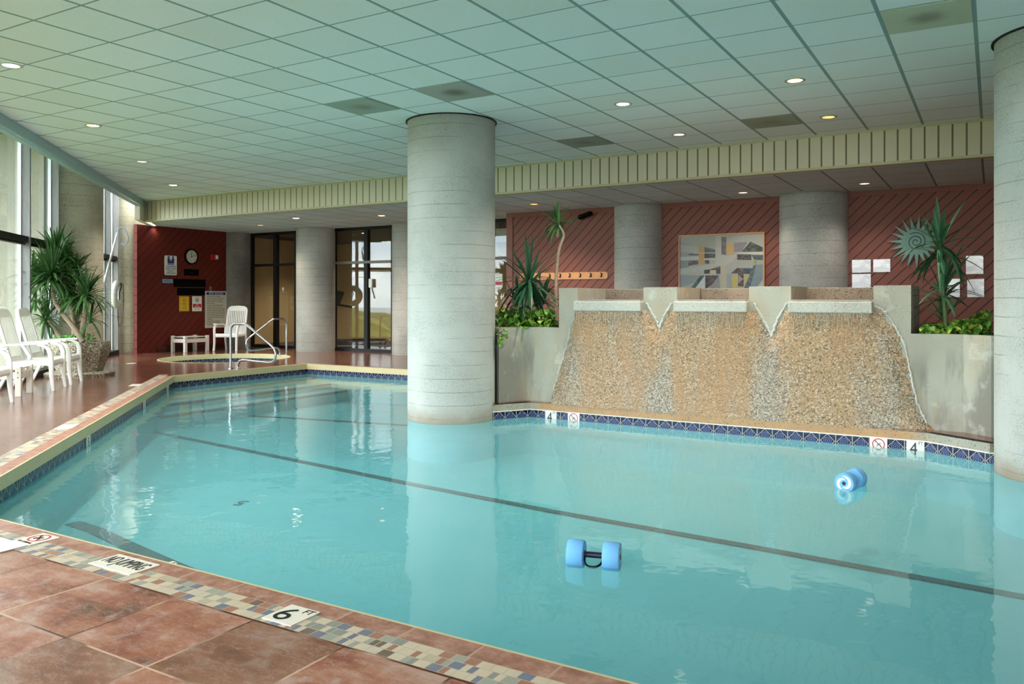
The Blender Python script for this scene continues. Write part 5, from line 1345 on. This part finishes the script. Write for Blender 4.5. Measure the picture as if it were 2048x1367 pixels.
def vent(ix, iy, lab, rgb, dark):
    x0, y0 = CPX+.6096*ix, CPY+.6096*iy; t = thing('ceiling_vent', lab, 'ceiling vent', (x0+.3048, y0+.3048, ZC), 0, 'perforated ceiling vents')
    mt = NT('vent_plate_%d%d' % (ix+20, iy+20)); o = mt.obj(); x, y, z = mt.sep(o); r2 = mt.ma('SQRT', mt.ma('ADD', mt.ma('POWER', x, 2.0), mt.ma('POWER', y, 2.0)))
    c = mt.mix(mt.ma('MULTIPLY', mt.sm(mt.ma('ADD', r2, mt.ma('MULTIPLY', mt.noise(o, 12, 4), .10)), .24, .08), dark), lin(*rgb), (.10, .08, .05))
    v = mt.vor(o, 62, rand=.0); c = mt.mix(mt.ma('MULTIPLY', mt.ma('LESS_THAN', v.outputs[0], .33), .5), c, (.06, .07, .06)); mt.fin(c, .5)
    m_ = MB(); m_.bbox(-.288, .288, -.288, .288, -.008, -.0005, .003); m_.build('plate', mt.m, t)
vent(2, -3, 'perforated ceiling vent beside the right column', (186, 190, 166), .6)
vent(-5, -3, 'ceiling vent with a sooty brown spot above the middle column', (160, 160, 152), .8)
vent(-7, -3, 'stained ceiling vent left of the middle column', (150, 165, 152), .5)
vent(-5, 2, 'stained ceiling vent near the fascia, right of the middle column', (128, 146, 136), .5)
vent(-1, 2, 'brownish ceiling vent near the fascia, between two lights', (140, 142, 122), .3)

# ---------------------------------------------------------------- exercise room contents (seen through the glass)
def treadmill(loc, rz, lab, group='exercise machines'):
    t = thing('treadmill', lab, 'exercise machine', loc, rz, group)
    m_ = MB(); m_.bbox(-.35, .35, -.8, .8, .08, .20, .02); m_.build('running_deck', 'darkgrey', t)
    m_ = MB(); m_.box(-.24, .24, -.75, .6, .20, .206); m_.build('belt', 'black', t)
    for s_ in (-1, 1):
        m_ = MB(); m_.tube([(s_*.33, .70, .15), (s_*.31, .50, 1.15)], .035, 10); m_.build('upright', 'darkgrey', t, smooth=True)
        m_ = MB(); m_.tube(cat_path([(s_*.31, .52, 1.10), (s_*.31, .30, 1.06), (s_*.31, .05, 1.02)], 4), .02, 8); m_.build('hand_grip', 'black', t, smooth=True)
    m_ = MB(); m_.bbox(-.38, .38, -.10, .06, -.02, .34, .03, Matrix.Translation((0, .52, 1.12)) @ Matrix.Rotation(.35, 4, 'X')); m_.build('console', 'black', t)
treadmill((-13.85, 15.55, 0), 2.2, 'dark treadmill seen through the far glazing')
def elliptical(loc, rz, lab):
    t = thing('elliptical_trainer', lab, 'exercise machine', loc, rz, 'exercise machines')
    m_ = MB(); m_.bbox(-.06, .06, -.8, .8, .04, .10, .01); m_.bbox(-.30, .30, -.84, -.74, 0, .06, .01); m_.bbox(-.30, .30, .74, .84, 0, .06, .01); m_.build('base_frame', 'steel', t)
    m_ = MB(); m_.lathe([(.02, -.08), (.30, -.08), (.33, -.04), (.33, .04), (.30, .08), (.02, .08)], 28, T=Matrix.Translation((0, .45, .42)) @ Matrix.Rotation(PI/2, 4, 'Y')); m_.build('flywheel_cover', 'darkgrey', t, smooth=True)
    m_ = MB(); m_.tube([(0, .5, .6), (0, .35, 1.35)], .04, 10); m_.build('mast', 'steel', t, smooth=True)
    for s_ in (-1, 1):
        m_ = MB(); m_.tube(cat_path([(s_*.22, .4, .35), (s_*.24, .2, 1.0), (s_*.24, .05, 1.5)], 5), .022, 8); m_.build('arm_lever', 'black', t, smooth=True)
        m_ = MB(); m_.tube([(s_*.2, .45, .42), (s_*.2, -.7, .22)], .025, 8); m_.bbox(s_*.2-.08, s_*.2+.08, -.45, -.1, .30, .34, .01); m_.build('pedal', 'black', t)
    m_ = MB(); m_.bbox(-.16, .16, .26, .32, 1.30, 1.55, .02); m_.build('console', 'black', t)
elliptical((-12.1, 16.2, 0), 2.0, 'dark elliptical trainer seen through the glass doors')
p = onY(523, 530, 14.9); t = thing('wall_fan', 'black wall fan seen through the far glazing beside the dark column', 'fan', (-17.2, 16.9, 1.22+75*21/1620))
FT_ = Matrix.Translation((.35, -.2, 0)) @ Matrix.Rotation(PI/2, 4, 'Y') @ Matrix.Rotation(.4, 4, 'X')
m_ = MB(); m_.torus(.24, .012, 32, 6, FT_); m_.torus(.14, .006, 24, 5, FT_ @ Matrix.Translation((0, 0, .04)))
for k in range(14): a = 2*PI*k/14; m_.tube([FT_ @ Vector((.03*math.cos(a), .03*math.sin(a), .05)), FT_ @ Vector((.24*math.cos(a), .24*math.sin(a), 0))], .004, 5)
m_.build('cage', 'black', t, smooth=True)
m_ = MB()
for k in range(4):
    a = PI/2*k; m_.add([FT_ @ Vector((r_*math.cos(a+o_), r_*math.sin(a+o_), z_)) for r_, o_, z_ in ((.03, 0, 0), (.2, -.3, -.02), (.2, .3, .02), (.03, .5, .01))], [(0, 1, 2, 3)])
m_.lathe([(.05, -.06), (.05, .02)], 16, T=FT_); m_.build('blade', 'black', t)
m_ = MB(); m_.tube([(0, 0, 0), (.18, -.1, 0), (.33, -.19, 0)], .025, 8); m_.box(0, .03, -.06, .06, -.09, .09); m_.build('bracket', 'black', t)
# notice on the glass right of the middle column
p = onY(996, 561, GY-.06); t = thing('door_notice', 'small white notice with a red band on the glass beside the middle column', 'notice', (p.x, GY-.03, p.z))
m_ = MB(); m_.box(-.09, .09, -.004, 0, -.14, .14); m_.build('sheet', 'sign_white', t); m_ = MB(); m_.box(-.08, .08, -.006, -.004, -.09, -.02); m_.build('red_band', 'sign_red', t)
p = onY(1008, 452, GY+.6); t = thing('ceiling_sign', 'pale square panel hanging under the brown ceiling beside the red wall', 'panel', (p.x, GY+.6, ZS-.02))
m_ = MB(); m_.bbox(-.2, .2, -.03, .03, -.42, -.12, .01); m_.build('panel_face', 'sign_grey', t); m_ = MB(); m_.tube([(-.1, 0, 0), (-.1, 0, -.13)], .006, 6); m_.tube([(.1, 0, 0), (.1, 0, -.13)], .006, 6); m_.build('hanger', 'bronze', t)
